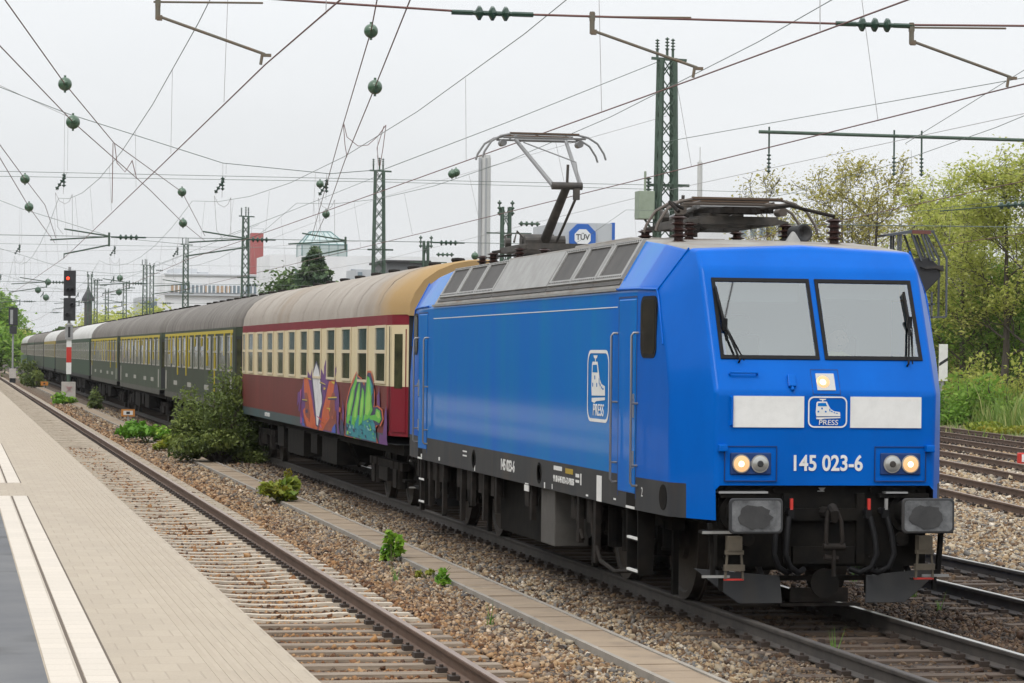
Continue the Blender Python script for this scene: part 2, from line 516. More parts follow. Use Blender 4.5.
# platform: paving, tactile strips, edge
def paver_mat(name, c1, c2, mortar, bw, bh, msize=0.012, rot=0, off=0.5, dirt=(0.30, 0.255, 0.2)):
    m = bpy.data.materials.new(name); m.use_nodes = True
    t = m.node_tree; N = t.nodes; L = t.links; p = N['Principled BSDF']
    p.inputs['Roughness'].default_value = 0.85
    geo = N.new('ShaderNodeNewGeometry')
    mp = N.new('ShaderNodeMapping'); mp.inputs['Rotation'].default_value = (0, 0, rot)
    L.new(geo.outputs['Position'], mp.inputs[0])
    br = N.new('ShaderNodeTexBrick')
    br.inputs['Color1'].default_value = (*c1, 1); br.inputs['Color2'].default_value = (*c2, 1); br.inputs['Mortar'].default_value = (*mortar, 1)
    br.inputs['Scale'].default_value = 1; br.inputs['Mortar Size'].default_value = msize; br.inputs['Brick Width'].default_value = bw; br.inputs['Row Height'].default_value = bh
    br.inputs['Mortar Smooth'].default_value = 0.3
    br.offset = off
    L.new(mp.outputs[0], br.inputs['Vector'])
    nz = N.new('ShaderNodeTexNoise'); nz.inputs['Scale'].default_value = 1.1; nz.inputs['Detail'].default_value = 8; nz.inputs['Roughness'].default_value = .7
    L.new(geo.outputs['Position'], nz.inputs['Vector'])
    mr = N.new('ShaderNodeMapRange'); mr.inputs['From Min'].default_value = .46; mr.inputs['From Max'].default_value = .78; mr.inputs['To Max'].default_value = .6
    L.new(nz.outputs['Fac'], mr.inputs[0])
    mx = N.new('ShaderNodeMix'); mx.data_type = 'RGBA'
    L.new(mr.outputs[0], mx.inputs['Factor']); L.new(br.outputs['Color'], mx.inputs['A']); mx.inputs['B'].default_value = (*dirt, 1)
    vg = N.new('ShaderNodeTexVoronoi'); vg.inputs['Scale'].default_value = 3.2; L.new(geo.outputs['Position'], vg.inputs['Vector'])
    mg = N.new('ShaderNodeMapRange'); mg.inputs['From Min'].default_value = .045; mg.inputs['From Max'].default_value = .06; mg.inputs['To Min'].default_value = .55; mg.inputs['To Max'].default_value = 0
    L.new(vg.outputs['Distance'], mg.inputs[0])
    mx2 = N.new('ShaderNodeMix'); mx2.data_type = 'RGBA'; L.new(mg.outputs[0], mx2.inputs['Factor']); L.new(mx.outputs['Result'], mx2.inputs['A']); mx2.inputs['B'].default_value = (.24, .21, .18, 1)
    mx = mx2
    nf = N.new('ShaderNodeTexNoise'); nf.inputs['Scale'].default_value = 60; nf.inputs['Detail'].default_value = 3
    L.new(geo.outputs['Position'], nf.inputs['Vector'])
    mf = N.new('ShaderNodeMapRange'); mf.inputs['To Min'].default_value = .86; mf.inputs['To Max'].default_value = 1.12
    L.new(nf.outputs['Fac'], mf.inputs[0])
    ml = N.new('ShaderNodeMix'); ml.data_type = 'RGBA'; ml.blend_type = 'MULTIPLY'; ml.inputs['Factor'].default_value = 1
    L.new(mx.outputs['Result'], ml.inputs['A']); L.new(mf.outputs[0], ml.inputs['B'])
    L.new(ml.outputs['Result'], p.inputs['Base Color'])
    bp = N.new('ShaderNodeBump'); bp.inputs['Strength'].default_value = .5; bp.inputs['Distance'].default_value = .008
    iv = N.new('ShaderNodeMath'); iv.operation = 'SUBTRACT'; iv.inputs[0].default_value = 1
    L.new(br.outputs['Fac'], iv.inputs[1]); L.new(iv.outputs[0], bp.inputs['Height'])
    L.new(bp.outputs[0], p.inputs['Normal'])
    return m
PZ = 0.76
M['paver'] = paver_mat('platform_paving', (0.375, 0.318, 0.245), (0.345, 0.29, 0.222), (0.315, 0.262, 0.20), 0.2, 0.4, .006)
M['tactile'] = paver_mat('white_tactile_slabs', (0.54, 0.485, 0.415), (0.50, 0.45, 0.385), (0.38, 0.33, 0.27), 0.3, 0.3, .006, off=0, dirt=(.52, .47, .41))
M['asphalt'] = mat('platform_asphalt', (0.095, 0.097, 0.104), 0.9, col2=(0.14, 0.14, 0.14), scale=0.8, third=((0.07, 0.07, 0.07), 1.3, .56, .72), bump=(80, .3, .004))
M['concrete'] = mat('platform_concrete', (0.30, 0.27, 0.235), 0.9, col2=(0.22, 0.195, 0.165), scale=2, bump=(30, .3, .01))
M['kerbline'] = mat('dark_joint', (0.10, 0.075, 0.055), 0.9)
PE = -6.51
p = MB()
p.bx(-14.5, PE, -40, 330, -.5, PZ - .06)
tag(p.build('platform_base', M['concrete'], fix=False), kind='structure')
p = MB(); p.bx(-7.58, PE + .03, -40, 330, PZ - .06, PZ)
tag(p.build('platform_paving', M['paver'], fix=False), kind='structure')
p = MB(); p.bx(-9.7, -7.975, -40, 330, PZ - .055, PZ - .002)
tag(p.build('platform_asphalt', M['asphalt'], fix=False), kind='structure')
p = MB(); p.bx(-14.5, -9.7, -40, 330, PZ - .055, PZ - .001)
tag(p.build('platform_paving', M['paver'], fix=False), kind='structure')
p = MB(); p.bx(-7.975, -7.58, -40, 330, PZ - .055, PZ - .001)
tag(p.build('platform_strip', M['paver'], fix=False), kind='structure')
# grooves of the warning band near the edge: fine ribs cut in real relief
p = MB()
for k in range(8):
    x = -7.03 + k * .064
    p.bx(x, x + .034, -20, 60, PZ, PZ + .002)
M['ribpave'] = mat('warning_band_ribs', (0.335, 0.28, 0.215), 0.9, col2=(0.365, 0.31, 0.24), scale=2)
tag(p.build('platform_ribs', M['ribpave'], fix=False), kind='structure')
for (y0, y1) in ((-30, 9.6), (13.1, 29.5), (32.8, 49), (52.5, 90)):
    p = MB()
    for x0, x1 in ((-7.965, -7.792), (-7.765, -7.595)):
        p.bx(x0, x1, y0, y1, PZ - .02, PZ + .004, 0)
    p.bx(-7.788, -7.769, y0, y1, PZ - .02, PZ + .001, 1)
    p.bx(-7.590, -7.578, y0, y1, PZ - .02, PZ + .002, 1)
    tag(p.build('tactile_paving', [M['tactile'], M['kerbline']], fix=False), kind='structure')

# cable duct: concrete trough with lids (joints in relief)
M['duct'] = mat('cable_duct_concrete', (0.30, 0.23, 0.155), 0.9, col2=(0.23, 0.172, 0.118), scale=1.4, third=((0.19, 0.145, 0.10), 2.5, .56, .72), bump=(25, .4, .008))
M['ductside'] = mat('cable_duct_rim', (0.30, 0.265, 0.225), 0.9, col2=(0.22, 0.2, 0.17), scale=3)
d = MB(); t = MB()
d.bx(-2.62, -2.57, -20, 330, -.4, -.125); d.bx(-2.15, -2.10, -20, 330, -.4, -.125)
y = -20.0
i = 0
while y < 330:
    L_ = .5 if y < 60 else 5
    dz = random.uniform(-.008, .006); 
    t.bx(-2.567, -2.153, y + .004, y + L_ - .004, -.3, -.133 + dz)
    y += L_
du = empty('cable_duct', (-2.36, 0, -.2), 'concrete cable duct with flat lids running beside the train', 'cable duct')
d.build('trough', M['ductside'], du, (-2.36, 0, -.2), fix=False)
t.build('lid', M['duct'], du, (-2.36, 0, -.2), fix=False)['kind'] = 'stuff'

# ------------------------------------------------------------------ tracks
M['rail_rust'] = mat('rusty_rail', (0.085, 0.05, 0.032), 0.75, col2=(0.125, 0.075, 0.05), scale=4)
M['rail_dark'] = mat('grimy_rail', (0.038, 0.033, 0.030), 0.7, col2=(0.065, 0.055, 0.047), scale=4)
M['rail_top'] = mat('polished_rail_head', (0.50, 0.49, 0.48), 0.28, metal=0.9)
M['rail_top_dull'] = mat('dull_rail_head', (0.21, 0.155, 0.12), 0.45, metal=0.3, col2=(0.27, 0.20, 0.16), scale=2)
M['sleeper_c'] = mat('concrete_sleeper', (0.54, 0.475, 0.385), 0.9, col2=(0.42, 0.36, 0.28), scale=5, third=((0.27, 0.215, 0.16), 7, .58, .74), bump=(30, .3, .01))
M['sleeper_w'] = mat('wooden_sleeper', (0.055, 0.037, 0.026), 0.9, col2=(0.085, 0.06, 0.042), scale=3, stretch=(.3, 4, 4), bump=(10, .5, .02))
M['sleeper_g'] = mat('grey_weathered_sleeper', (0.27, 0.215, 0.16), 0.9, col2=(0.17, 0.13, 0.095), scale=3, stretch=(.4, 4, 4), bump=(10, .5, .02))
M['clip'] = mat('rail_clip', (0.035, 0.024, 0.018), 0.7)

RAILP = [(-.0625, -.172), (.0625, -.172), (.0625, -.160), (.012, -.135), (.010, -.045), (.034, -.035), (.036, -.008), (.030, 0.0), (-.030, 0.0), (-.036, -.008), (-.034, -.035), (-.010, -.045), (-.012, -.135), (-.0625, -.160)]
def rail_mesh(x, y0, y1, slope=0.0, xref=0.0):
    mb = MB(); n = len(RAILP)
    for k in range(n):
        a = RAILP[k]; c = RAILP[(k + 1) % n]
        mi = 1 if k == 7 else 0
        f_ = lambda px, y: x + px + slope * (y - xref)
        mb.quad((f_(a[0], y0), y0, a[1]), (f_(c[0], y0), y0, c[1]), (f_(c[0], y1), y1, c[1]), (f_(a[0], y1), y1, a[1]), mi)
    return mb
def sleeper_shape(mb, cx, y, kind, mi, slope=0.0):
    jz = random.uniform(-.012, .008); sk = random.uniform(-.02, .02)
    w = .13
    if kind == 'c':      # concrete: thick under the rails, thinner waist
        prof = [(-1.3, -.20), (-1.27, -.178), (-.95, -.172), (-.5, -.172), (-.32, -.183), (0, -.190), (.32, -.183), (.5, -.172), (.95, -.172), (1.27, -.178), (1.3, -.20)]
        wid = [.085, .095, .105, .10, .085, .075, .085, .10, .105, .095, .085]
    else:
        prof = [(-1.3, -.2), (-1.29, -.178), (-.4, -.176), (.4, -.178), (1.29, -.178), (1.3, -.2)]
        wid = [.12, .13, .13, .13, .13, .12]
    n0 = len(mb.v)
    for (px, z), wd in zip(prof, wid):
        zz = z + jz * (0.4 if abs(px) > .4 else 1)
        for s_, dz in ((-1, -.16), (-.82, 0), (.82, 0), (1, -.16)):
            mb.v.append((cx + px, y + s_ * wd + sk * px - slope * px, zz + (dz if dz else .006)))
    for i in range(len(prof) - 1):
        for k in range(3):
            a = n0 + i * 4 + k
            mb.f.append((a, a + 4, a + 5, a + 1)); mb.m.append(mi)
    for rx in (-.755, .755):
        for sg in (-1, 1):
            mb.box((cx + rx + sg * .10, y - slope * rx, -.155), (.09, .14, .05), mi + 1)
            mb.cyl((cx + rx + sg * .10, y - slope * rx, -.15), (cx + rx + sg * .10, y - slope * rx, -.105), .018, n=6, mi=mi + 1)

def track(cx, y0, y1, label, rmat, tmat, smat, near, slope=0.0, yref=0.0, tmat2=None):
    root = empty('railway_track', (cx, 0, 0), label, 'railway track', 'railway tracks of the station')
    for rx in (-.755, .755):
        rail_mesh(cx + rx, y0, y1, slope, yref).build('rail', [rmat, (tmat2 if (tmat2 and rx < 0) else tmat)], root, (cx, 0, 0), fix=True)
    ys = np.arange(y0, min(y1, 260), .62)
    first = [y for y in ys if y >= near][:100]
    rest = [y for y in ys if y < near or y > first[-1] + .1]
    for y in first:
        mb = MB(); k = smat(y)
        sleeper_shape(mb, cx + slope * (y - yref), y, 'c' if k == 'sleeper_c' else 'w', 0, slope)
        mb.build('sleeper', [M[k], M['clip']], root, (cx, 0, 0), fix=False, smooth=None)
    mb = MB()
    for y in rest: 
        k = smat(y)
        sleeper_shape(mb, cx + slope * (y - yref), y, 'c' if k == 'sleeper_c' else 'w', 0, slope)
    o = mb.build('sleeper', [M[smat(rest[-1])], M['clip']], root, (cx, 0, 0), fix=False)
    o['kind'] = 'stuff'
    return root
track(-4.97, -12, 420, 'rusty track on pale concrete sleepers beside the platform edge', M['rail_rust'], M['rail_top_dull'], lambda y: 'sleeper_c' if y > 2.6 else 'sleeper_g', -8)
track(0.0, -12, 420, 'dark grimy track the blue locomotive stands on', M['rail_dark'], M['rail_top'], lambda y: 'sleeper_w', -8, tmat2=M['rail_dark'])
track(3.62, -12, 420, 'dark wooden sleepered track just right of the locomotive', M['rail_dark'], M['rail_top'], lambda y: 'sleeper_w', -8)
track(11.4, -10, 130, 'rusty track on concrete sleepers beyond the pale ballast, nearest of four', M['rail_rust'], M['rail_top_dull'], lambda y: 'sleeper_c', 12, .14, 25)
track(14.75, -10, 130, 'rusty track second beyond the pale ballast, right of the locomotive', M['rail_rust'], M['rail_top_dull'], lambda y: 'sleeper_c', 18, .14, 25)
track(17.7, -10, 130, 'rusty track third beyond the pale ballast, with red marker beside it', M['rail_rust'], M['rail_top_dull'], lambda y: 'sleeper_w', 26, .14, 25)
track(20.7, -10, 130, 'rusty track furthest beyond the ballast, along the tall grass', M['rail_rust'], M['rail_top_dull'], lambda y: 'sleeper_w', 34, .14, 25)
# ------------------------------------------------------------------ locomotive
def text_mesh(name, body, size, origin, xdir, ydir, material, parent, org, sx=1.0, shear=0.0, align='CENTER', bold=0.0):
    cu = bpy.data.curves.new('lettering', 'FONT')
    cu.body = body; cu.size = size; cu.align_x = align; cu.align_y = 'CENTER'; cu.extrude = 0.002; cu.shear = shear; cu.offset = bold
    cu.resolution_u = 4
    ob = bpy.data.objects.new('lettering', cu)
    COL.objects.link(ob)
    dg = bpy.context.evaluated_depsgraph_get()
    me = bpy.data.meshes.new_from_object(ob.evaluated_get(dg))
    bpy.data.objects.remove(ob); bpy.data.curves.remove(cu)
    xd = Vector(xdir); yd = Vector(ydir).normalized(); zd = xd.cross(yd)
    mw = Matrix((xd * sx, yd, zd)).transposed().to_4x4()
    mw.translation = Vector(origin) - Vector(org)
    me.transform(mw)
    me.materials.clear(); me.materials.append(material)
    o = bpy.data.objects.new(name, me)
    COL.objects.link(o); o.parent = parent
    return o

ORG = (0, 9.45, 0)
loco = empty('locomotive', ORG, 'bright blue electric locomotive with number 145 023-6 and white front panels', 'locomotive')
def side_pts(w, ys, zs, xs):
    return
def prof_ring(half):      # half: list of (x,y,z) bottom to roof centre -> full ring left..right
    L_ = [(-x, y, z) for x, y, z in half]
    Rr = [(x, y, z) for x, y, z in reversed(half)]
    return L_ + (Rr[1:] if abs(half[-1][0]) < 1e-6 else Rr)
def fy(z): return .55 + (z - 2.25) * .4957 if z > 2.25 else .575 - (z - 1.33) * .027
W0, W1 = 2.62, 3.345
ring0 = [(1.12, .58, .985), (1.13, fy(1.33), 1.33), (1.14, .55, 2.25), (1.14, fy(W0), W0), (1.145, fy(W1), W1), (1.145, fy(3.5), 3.5), (1.13, 1.35, 3.68), (0, 1.38, 3.735)]
ring1 = [(1.435, 1.24, .985), (1.435, 1.24, 1.33), (1.435, 1.24, 2.25), (1.435, 1.38, W0), (1.435, 1.69, 3.2), (1.435, 1.74, 3.285), (1.175, 1.49, 3.70), (0, 1.55, 3.755)]
ring05 = [tuple(a + (c - a) * .38 for a, c in zip(p, q)) for p, q in zip(ring1, ring0)]
ring2 = [(1.489, 2.4, .985), (1.489, 2.4, 1.33), (1.489, 2.4, 2.25), (1.489, 2.4, W0), (1.489, 2.4, 3.2), (1.489, 2.4, 3.30), (1.175, 2.4, 3.79), (0, 2.4, 3.81)]
ring3 = [(1.489, 3.3, z) for z in (.985, 1.33, 2.25, W0, 3.2, 3.31)] + [(1.17, 3.3, 3.86), (0, 3.3, 3.875)]
Lh = 18.9
def mir(r): return [(x, Lh - y, z) for x, y, z in r]
ring4 = [(x, 15.2, z) for x, y, z in ring3]
rings = [ring0, ring05, ring1, ring2, ring3, ring4, mir(ring2), mir(ring1), mir(ring05), mir(ring0)]
b = MB()
# materials: 0 blue front, 1 skirt, 2 grey roof, 3 blue side
for i in range(len(rings) - 1):
    A = prof_ring(rings[i]); B = prof_ring(rings[i + 1]); n = len(A)
    for k in range(n - 1):
        kk = k if k < 7 else n - 2 - k
        if kk == 0: mi = 1 if 1 <= i <= 7 else 0
        elif kk == 6: mi = 2 if 2 <= i <= 6 else 0
        elif kk == 5 and i == 4: mi = 2
        else: mi = 3 if 3 <= i <= 5 else 0
        b.quad(A[k], A[k + 1], B[k + 1], B[k], mi)
def front(fl):
    f_ = (lambda p: p) if not fl else (lambda p: (p[0], Lh - p[1], p[2]))
    H = ring0
    for k in range(1, 6):
        a, c = H[k], H[k + 1]
        if k == 3:
            for x0, x1 in ((-1, -.985), (-.075, .075), (.985, 1)):
                xa0 = x0 if abs(x0) < 1 else x0 * a[0]; xa1 = x1 if abs(x1) < 1 else x1 * a[0]
                xc0 = x0 if abs(x0) < 1 else x0 * c[0]; xc1 = x1 if abs(x1) < 1 else x1 * c[0]
                b.quad(f_((xa0, a[1], a[2])), f_((xa1, a[1], a[2])), f_((xc1, c[1], c[2])), f_((xc0, c[1], c[2])))
        elif k in (2, 4):     # neighbours of the window row share its corner points
            xs = (-.985, -.075, .075, .985)
            lo_, hi_ = ((a, c) if k == 2 else (c, a))
            top = [(-hi_[0], hi_[1], hi_[2])] + [(x, hi_[1], hi_[2]) for x in xs] + [(hi_[0], hi_[1], hi_[2])]
            bot = [(-lo_[0], lo_[1], lo_[2]), (lo_[0], lo_[1], lo_[2])]
            b.poly([f_(p) for p in bot[::-1]] + [f_(p) for p in top])
        else:
            b.quad(f_((-a[0], a[1], a[2])), f_((a[0], a[1], a[2])), f_((c[0], c[1], c[2])), f_((-c[0], c[1], c[2])))
    e, f0 = H[6], H[7]
    b.poly([f_(p) for p in ((-e[0], e[1], e[2]), (e[0], e[1], e[2]), f0)])
front(False); front(True)
body = b.build('body', [M['blue'], M['skirt'], M['roofgrey'], M['blue_side']], loco, ORG, bevel=(.045, 3, 18))
for p_ in body.data.polygons: p_.use_smooth = True
body.data.set_sharp_from_angle(angle=R(50))
body.modifiers['bevel'].harden_normals = True

# cab linings, desks
def cab(fl):
    f_ = (lambda y: y) if not fl else (lambda y: Lh - y)
    c = MB()
    c.bx(-1.33, 1.33, f_(2.5), f_(2.54), 1.4, 3.42)
    c.bx(-1.05, 1.05, f_(.72), f_(1.5), 2.38, 2.44)
    c.bx(-1.3, 1.3, f_(1.5), f_(2.5), 1.4, 1.45)
    c.bx(-1.12, 1.12, f_(1.6), f_(2.5), 3.42, 3.46)
    c.build('cab_lining', M['cabin'], loco, ORG, fix=False)
    q = MB()
    q.box((-.30, f_(.92), 2.455), (.22, .30, .02), 0); q.box((-.16, f_(.98), 2.462), (.2, .26, .02), 0, Matrix.Rotation(.4, 3, 'Z'))
    q.box((.42, f_(.86), 2.452), (.3, .1, .012), 0)
    q.build_each('paper', M['paper'], loco, ORG, fix=False)
    q = MB(); q.bx(-1.0, -.08, f_(1.28), f_(1.285), 3.16, 3.36); q.bx(.08, 1.0, f_(1.28), f_(1.285), 3.20, 3.36); q.build_each('sun_blind', M['cabblind'], loco, ORG, fix=False)
    q = MB()
    for x, w_ in ((-.75, .16), (-.45, .2), (.3, .2), (.75, .22)): q.bx(x - w_, x + w_, f_(.95), f_(1.3), 2.44, 2.52)
    q.build_each('console', M['skirt'], loco, ORG)
    s = MB()
    for x in (-.55, .5):
        s.box((x, f_(1.9), 2.45), (.46, .12, .75)); s.box((x, f_(1.9), 2.93), (.26, .10, .2)); s.box((x, f_(1.75), 2.05), (.46, .42, .12))
    s.build('cab_seat', M['skirt'], loco, ORG, bevel=(.03, 2))
cab(False); cab(True)

NRM = Vector((0, -1, .4957)).normalized(); UPV = Vector((0, .4957, 1)).normalized()
def wpt(x, z, off=0.0):
    p = Vector((x, fy(z), z)) + NRM * off
    return p
def windscreen(x0, x1, fl):
    fm = MB()
    def T(p): return (p.x, p.y if not fl else Lh - p.y, p.z)
    z0, z1 = 2.577, 3.39; w = .036
    O_ = [(x0, z0), (x1, z0), (x1, z1), (x0, z1)]; I_ = [(x0 + w, z0 + w), (x1 - w, z0 + w), (x1 - w, z1 - w), (x0 + w, z1 - w)]
    for k in range(4):
        j = (k + 1) % 4
        for off, rev in ((.014, 0),):
            fm.quad(*[T(wpt(*q, off)) for q in (O_[k], O_[j], I_[j], I_[k])])
        fm.quad(*[T(wpt(*q, o)) for q, o in ((O_[k], -.01), (O_[j], -.01), (O_[j], .014), (O_[k], .014))])
        fm.quad(*[T(wpt(*q, o)) for q, o in ((I_[j], -.01), (I_[k], -.01), (I_[k], .014), (I_[j], .014))])
    fo = fm.build('windscreen_frame', M['rubber'], loco, ORG, fix=False)
    gm = MB(); gm.quad(*[T(wpt(*q, .004)) for q in I_])
    gm.build('windscreen', M['windscreen'], fo, (0, 0, 0) if False else ORG, fix=False).location = (0, 0, 0)
    return fo
for fl in (False, True):
    windscreen(-1.05, -.028, fl); windscreen(.028, 1.05, fl)
def wiper(pts):
    w = MB()
    P_ = [wpt(x, z, .05) for x, z in pts]
    w.tube([wpt(pts[0][0], pts[0][1], -.01), P_[0], P_[1]], .012, 6)
    w.tube([P_[1], P_[2]], .014, 6)
    w.bar(P_[1] + (P_[2] - P_[1]) * -.35 - NRM * .025, P_[2] - NRM * .03, .016, .02)
    w.box(P_[1], (.05, .03, .12))
    w.tube([wpt(pts[0][0] + .06, pts[0][1] + .02, .0), P_[1] + Vector((.03, 0, -.05))], .007, 5)
    w.build('wiper', M['rubber'], loco, ORG)
wiper([(-.87, 2.545), (-.98, 2.90), (-1.03, 3.28)])
wiper([(.88, 2.525), (.955, 2.94), (.945, 3.25)])

# front fittings
def front_box(name, x0, x1, z0, z1, y0, y1, m_, bev=None):
    q = MB(); q.bx(x0, x1, y0, y1, z0, z1)
    return q.build(name, m_, loco, ORG, bevel=bev)
front_box('white_panel', -.96, -.235, 1.905, 2.215, .545, .60, M['white'])
front_box('white_panel', .245, .985, 1.905, 2.215, .545, .60, M['white'])
def rr(x0, x1, z0, z1, r, n=6):
    P_ = []
    for cx, cz, a0 in ((x1 - r, z1 - r, 0), (x0 + r, z1 - r, 90), (x0 + r, z0 + r, 180), (x1 - r, z0 + r, 270)):
        for k in range(n + 1):
            a = R(a0 + 90 * k / n); P_.append((cx + r * math.cos(a), cz + r * math.sin(a)))
    return P_
def emblem(mp, w, h, xdir, ydir, origin):
    """mp(u, v, depth) -> 3D; white outline, stylised train, lettering"""
    e = MB()
    asp = w / h
    ox = rr(0, w, 0, h, .2 * h); st = .045 * h
    ix = rr(st, w - st, st, h - st, .2 * h - st * .7)
    n = len(ox)
    for k in range(n):
        j = (k + 1) % n
        e.quad(mp(*ox[k], .004), mp(*ox[j], .004), mp(*ix[j], .004), mp(*ix[k], .004))
    def U(x, y): return ((x - 165) / 400 * w, (645 - y) / 295 * h)
    def P(pts, d, mi): e.poly([mp(*U(*p), d) for p in pts], mi)
    P([(250, 410), (262, 398), (355, 398), (372, 430), (395, 468), (430, 488), (492, 497), (495, 535), (250, 538), (243, 500)], .004, 0)
    P([(250, 548), (495, 542), (495, 553), (335, 560), (300, 568), (250, 563)], .004, 0)
    P([(275, 372), (352, 372), (340, 384), (290, 384)], .004, 0); P([(306, 384), (322, 384), (318, 398), (310, 398)], .004, 0)
    P([(266, 412), (344, 410), (358, 442), (262, 442)], .006, 1)
    for cx, cy in ((270, 493), (345, 493), (307, 463)): P([(cx - 8, cy - 8), (cx + 8, cy - 8), (cx + 8, cy + 8), (cx - 8, cy + 8)], .006, 1)
    P([(382, 462), (392, 470), (392, 492), (382, 488)], .006, 1); P([(400, 482), (416, 490), (416, 500), (400, 496)], .006, 1)
    P([(426, 496), (440, 500), (440, 509), (426, 506)], .006, 1); P([(448, 503), (470, 506), (470, 512), (448, 511)], .006, 1)
    o = e.build('emblem', [M['white'], M['blue_side']], loco, ORG, fix=False)
    tp = Vector(mp(*U(372, 598), .004)); 
    text_mesh('emblem_lettering', 'PRESS', .235 * h, tp, xdir, ydir, M['white'], o, ORG, sx=1.12 * asp / 1.32, shear=.10, bold=0.0)
    return o
emblem(lambda u, v, d: (-.195 + u, .548 - d, 1.905 + v), .405, .31, (1, 0, 0), (0, 0, 1), None)
emblem(lambda u, v, d: (-1.489 - d, 4.73 - u, 1.86 + v), 1.07, .80, (0, -1, 0), (0, 0, 1), None)
text_mesh('running_number', '145 023-6', .215, (.01, .562, 1.545), (1, 0, 0), (0, 0, 1), M['white'], loco, ORG, sx=.85, bold=.005)
text_mesh('running_number', '145 023-6', .20, (-1.492, 9.35, 1.16), (0, -1, 0), (0, 0, 1), M['white'], loco, ORG, sx=1.15, bold=.004)
text_mesh('side_lettering', '91 80 6145 023-6 D-PRESS', .105, (-1.492, 5.95, 1.13), (0, -1, 0), (0, 0, 1), M['white'], loco, ORG, sx=.98, bold=.002)
text_mesh('door_number', '2', .14, (-1.478, 2.18, 1.18), (0, -1, 0), (0, 0, 1), M['white'], loco, ORG)
q = MB()
for y0, y1, z0, z1, mi in ((4.22, 3.98, .985, 1.27, 0), (5.05, 5.0, 1.12, 1.25, 0), (5.3, 5.12, 1.2, 1.24, 0), (5.3, 5.12, 1.14, 1.17, 0), (11.7, 11.65, 1.0, 1.08, 0), (7.05, 7.0, .99, 1.06, 0), (6.6, 6.57, 1.0, 1.06, 0),
        (12.6, 12.3, 1.23, 1.25, 0), (12.6, 12.3, 1.17, 1.19, 0), (4.75, 4.65, 1.01, 1.03, 0), (3.4, 3.3, 1.04, 1.06, 0), (8.2, 8.0, .985, 1.0, 0), (8.25, 8.0, .90, .975, 0), (16.2, 16.1, 1.02, 1.07, 0), (14.6, 14.5, 1.03, 1.08, 0)):
    q.bx(-1.4925, -1.48, y1, y0, z0, z1, mi)
q.bx(-1.4925, -1.48, 6.05, 6.5, 1.235, 1.285, 0); q.bx(-1.4925, -1.48, 5.45, 5.85, 1.22, 1.28, 1)
q.build_each('side_marking', [M['white'], M['yellow']], loco, ORG)
q = MB()
for y, z in ((7.35, 1.16), (11.75, 1.16), (.0, 0)):
    if z: q.lathe((-1.485, y, z), (-1, 0, 0), [(0, .13), (.012, .13), (.012, .10), (.004, .095)], 16)
q.lathe((-1.43, 1.42, 1.17), (-1, -.05, 0), [(0, .13), (.02, .13), (.02, .10)], 16)
q.build_each('jacking_point', M['black'], loco, ORG)

def lamp(x, z, r, lit):
    h_ = MB(); h_.lathe((x, .55, z), (0, -1, 0), [(0, r * 1.1), (.012, r * 1.1), (.014, r)], 20)
    o = h_.build('headlight', M['alu'], loco, ORG)
    g_ = MB()
    prof = [(.0145, r * .96), (.022, r * .7), (.026, .01)]
    g_.lathe((x, .55, z), (0, -1, 0), prof, 20)
    l = g_.build('lens', M['lamplit'] if lit else M['lampglass'], o, ORG, smooth=60); l.location = (0, 0, 0)
    if lit:
        k = MB(); k.lathe((x - .004, .5245, z - .002), (0, -1, 0), [(0, r * .36), (.006, r * .2), (.008, .004)], 14)
        k.build('bulb', M['lampcore'], o, ORG).location = (0, 0, 0)
    else:
        k = MB(); k.lathe((x, .5255, z), (0, -1, 0), [(0, r * .4), (.008, r * .3)], 14); k.build('bulb', M['skirt'], o, ORG).location = (0, 0, 0)
for sx in (-1, 1):
    xs = sorted((sx * .985, sx * .565))
    front_box('lamp_recess', xs[0], xs[1], 1.435, 1.655, .553, .60, M['blue_edge'], (.012, 2))
    q = MB()
    xo = sorted((sx * 1.045, sx * .505))
    for x0, x1, z0, z1 in ((xo[0], xo[1], 1.712, 1.720), (xo[0], xo[1], 1.370, 1.378), (xo[0], xo[0] + .008, 1.378, 1.712), (xo[1] - .008, xo[1], 1.378, 1.712)):
        q.bx(x0, x1, .556, .60, z0, z1)
    q.build('lamp_panel_seam', M['blue_edge'], loco, ORG)
    q = MB(); q.box((sx * 1.07, .53, 1.70), (.09, .08, .07)); q.build('tail_bracket', M['blue'], loco, ORG, bevel=(.01, 2))
    lamp(sx * .875, 1.545, .084, True); lamp(sx * .685, 1.545, .082, False)
# upper headlight
q = MB()
for x0, x1, z0, z1 in ((-.145, .145, 2.475, 2.482), (-.145, .145, 2.232, 2.239), (-.145, -.138, 2.239, 2.475), (.138, .145, 2.239, 2.475)):
    q.poly([tuple(wpt(x, z, .004)) for x, z in ((x0, z0), (x1, z0), (x1, z1), (x0, z1))])
q.build('lamp_panel_seam', M['blue_edge'], loco, ORG)
q = MB(); q.prism([tuple(wpt(x, z, -.01)) for x, z in ((-.095, 2.275), (.095, 2.275), (.095, 2.44), (-.095, 2.44))], NRM * .016)
hl = q.build('headlight', M['lampglass'], loco, ORG)
q = MB(); q.lathe(wpt(-.025, 2.358, .006), NRM, [(0, .068), (.006, .05), (.008, .01)], 20); q.build('lens', M['lamplit'], hl, ORG).location = (0, 0, 0)
q = MB(); q.lathe(wpt(-.03, 2.352, .013), NRM, [(0, .032), (.006, .01)], 14); q.build('bulb', M['lampcore'], hl, ORG).location = (0, 0, 0)
q = MB(); q.tube([tuple(wpt(-.98, 2.425, .0)), tuple(wpt(-.98, 2.425, .045)), tuple(wpt(-.70, 2.425, .045)), tuple(wpt(-.70, 2.425, 0))], .012, 6)
q.tube([(-.985, .56, 2.21), (-.985, .51, 2.20), (-.985, .51, 1.93), (-.985, .56, 1.92)], .011, 6)
q.build('grab_handle', M['blue'], loco, ORG)
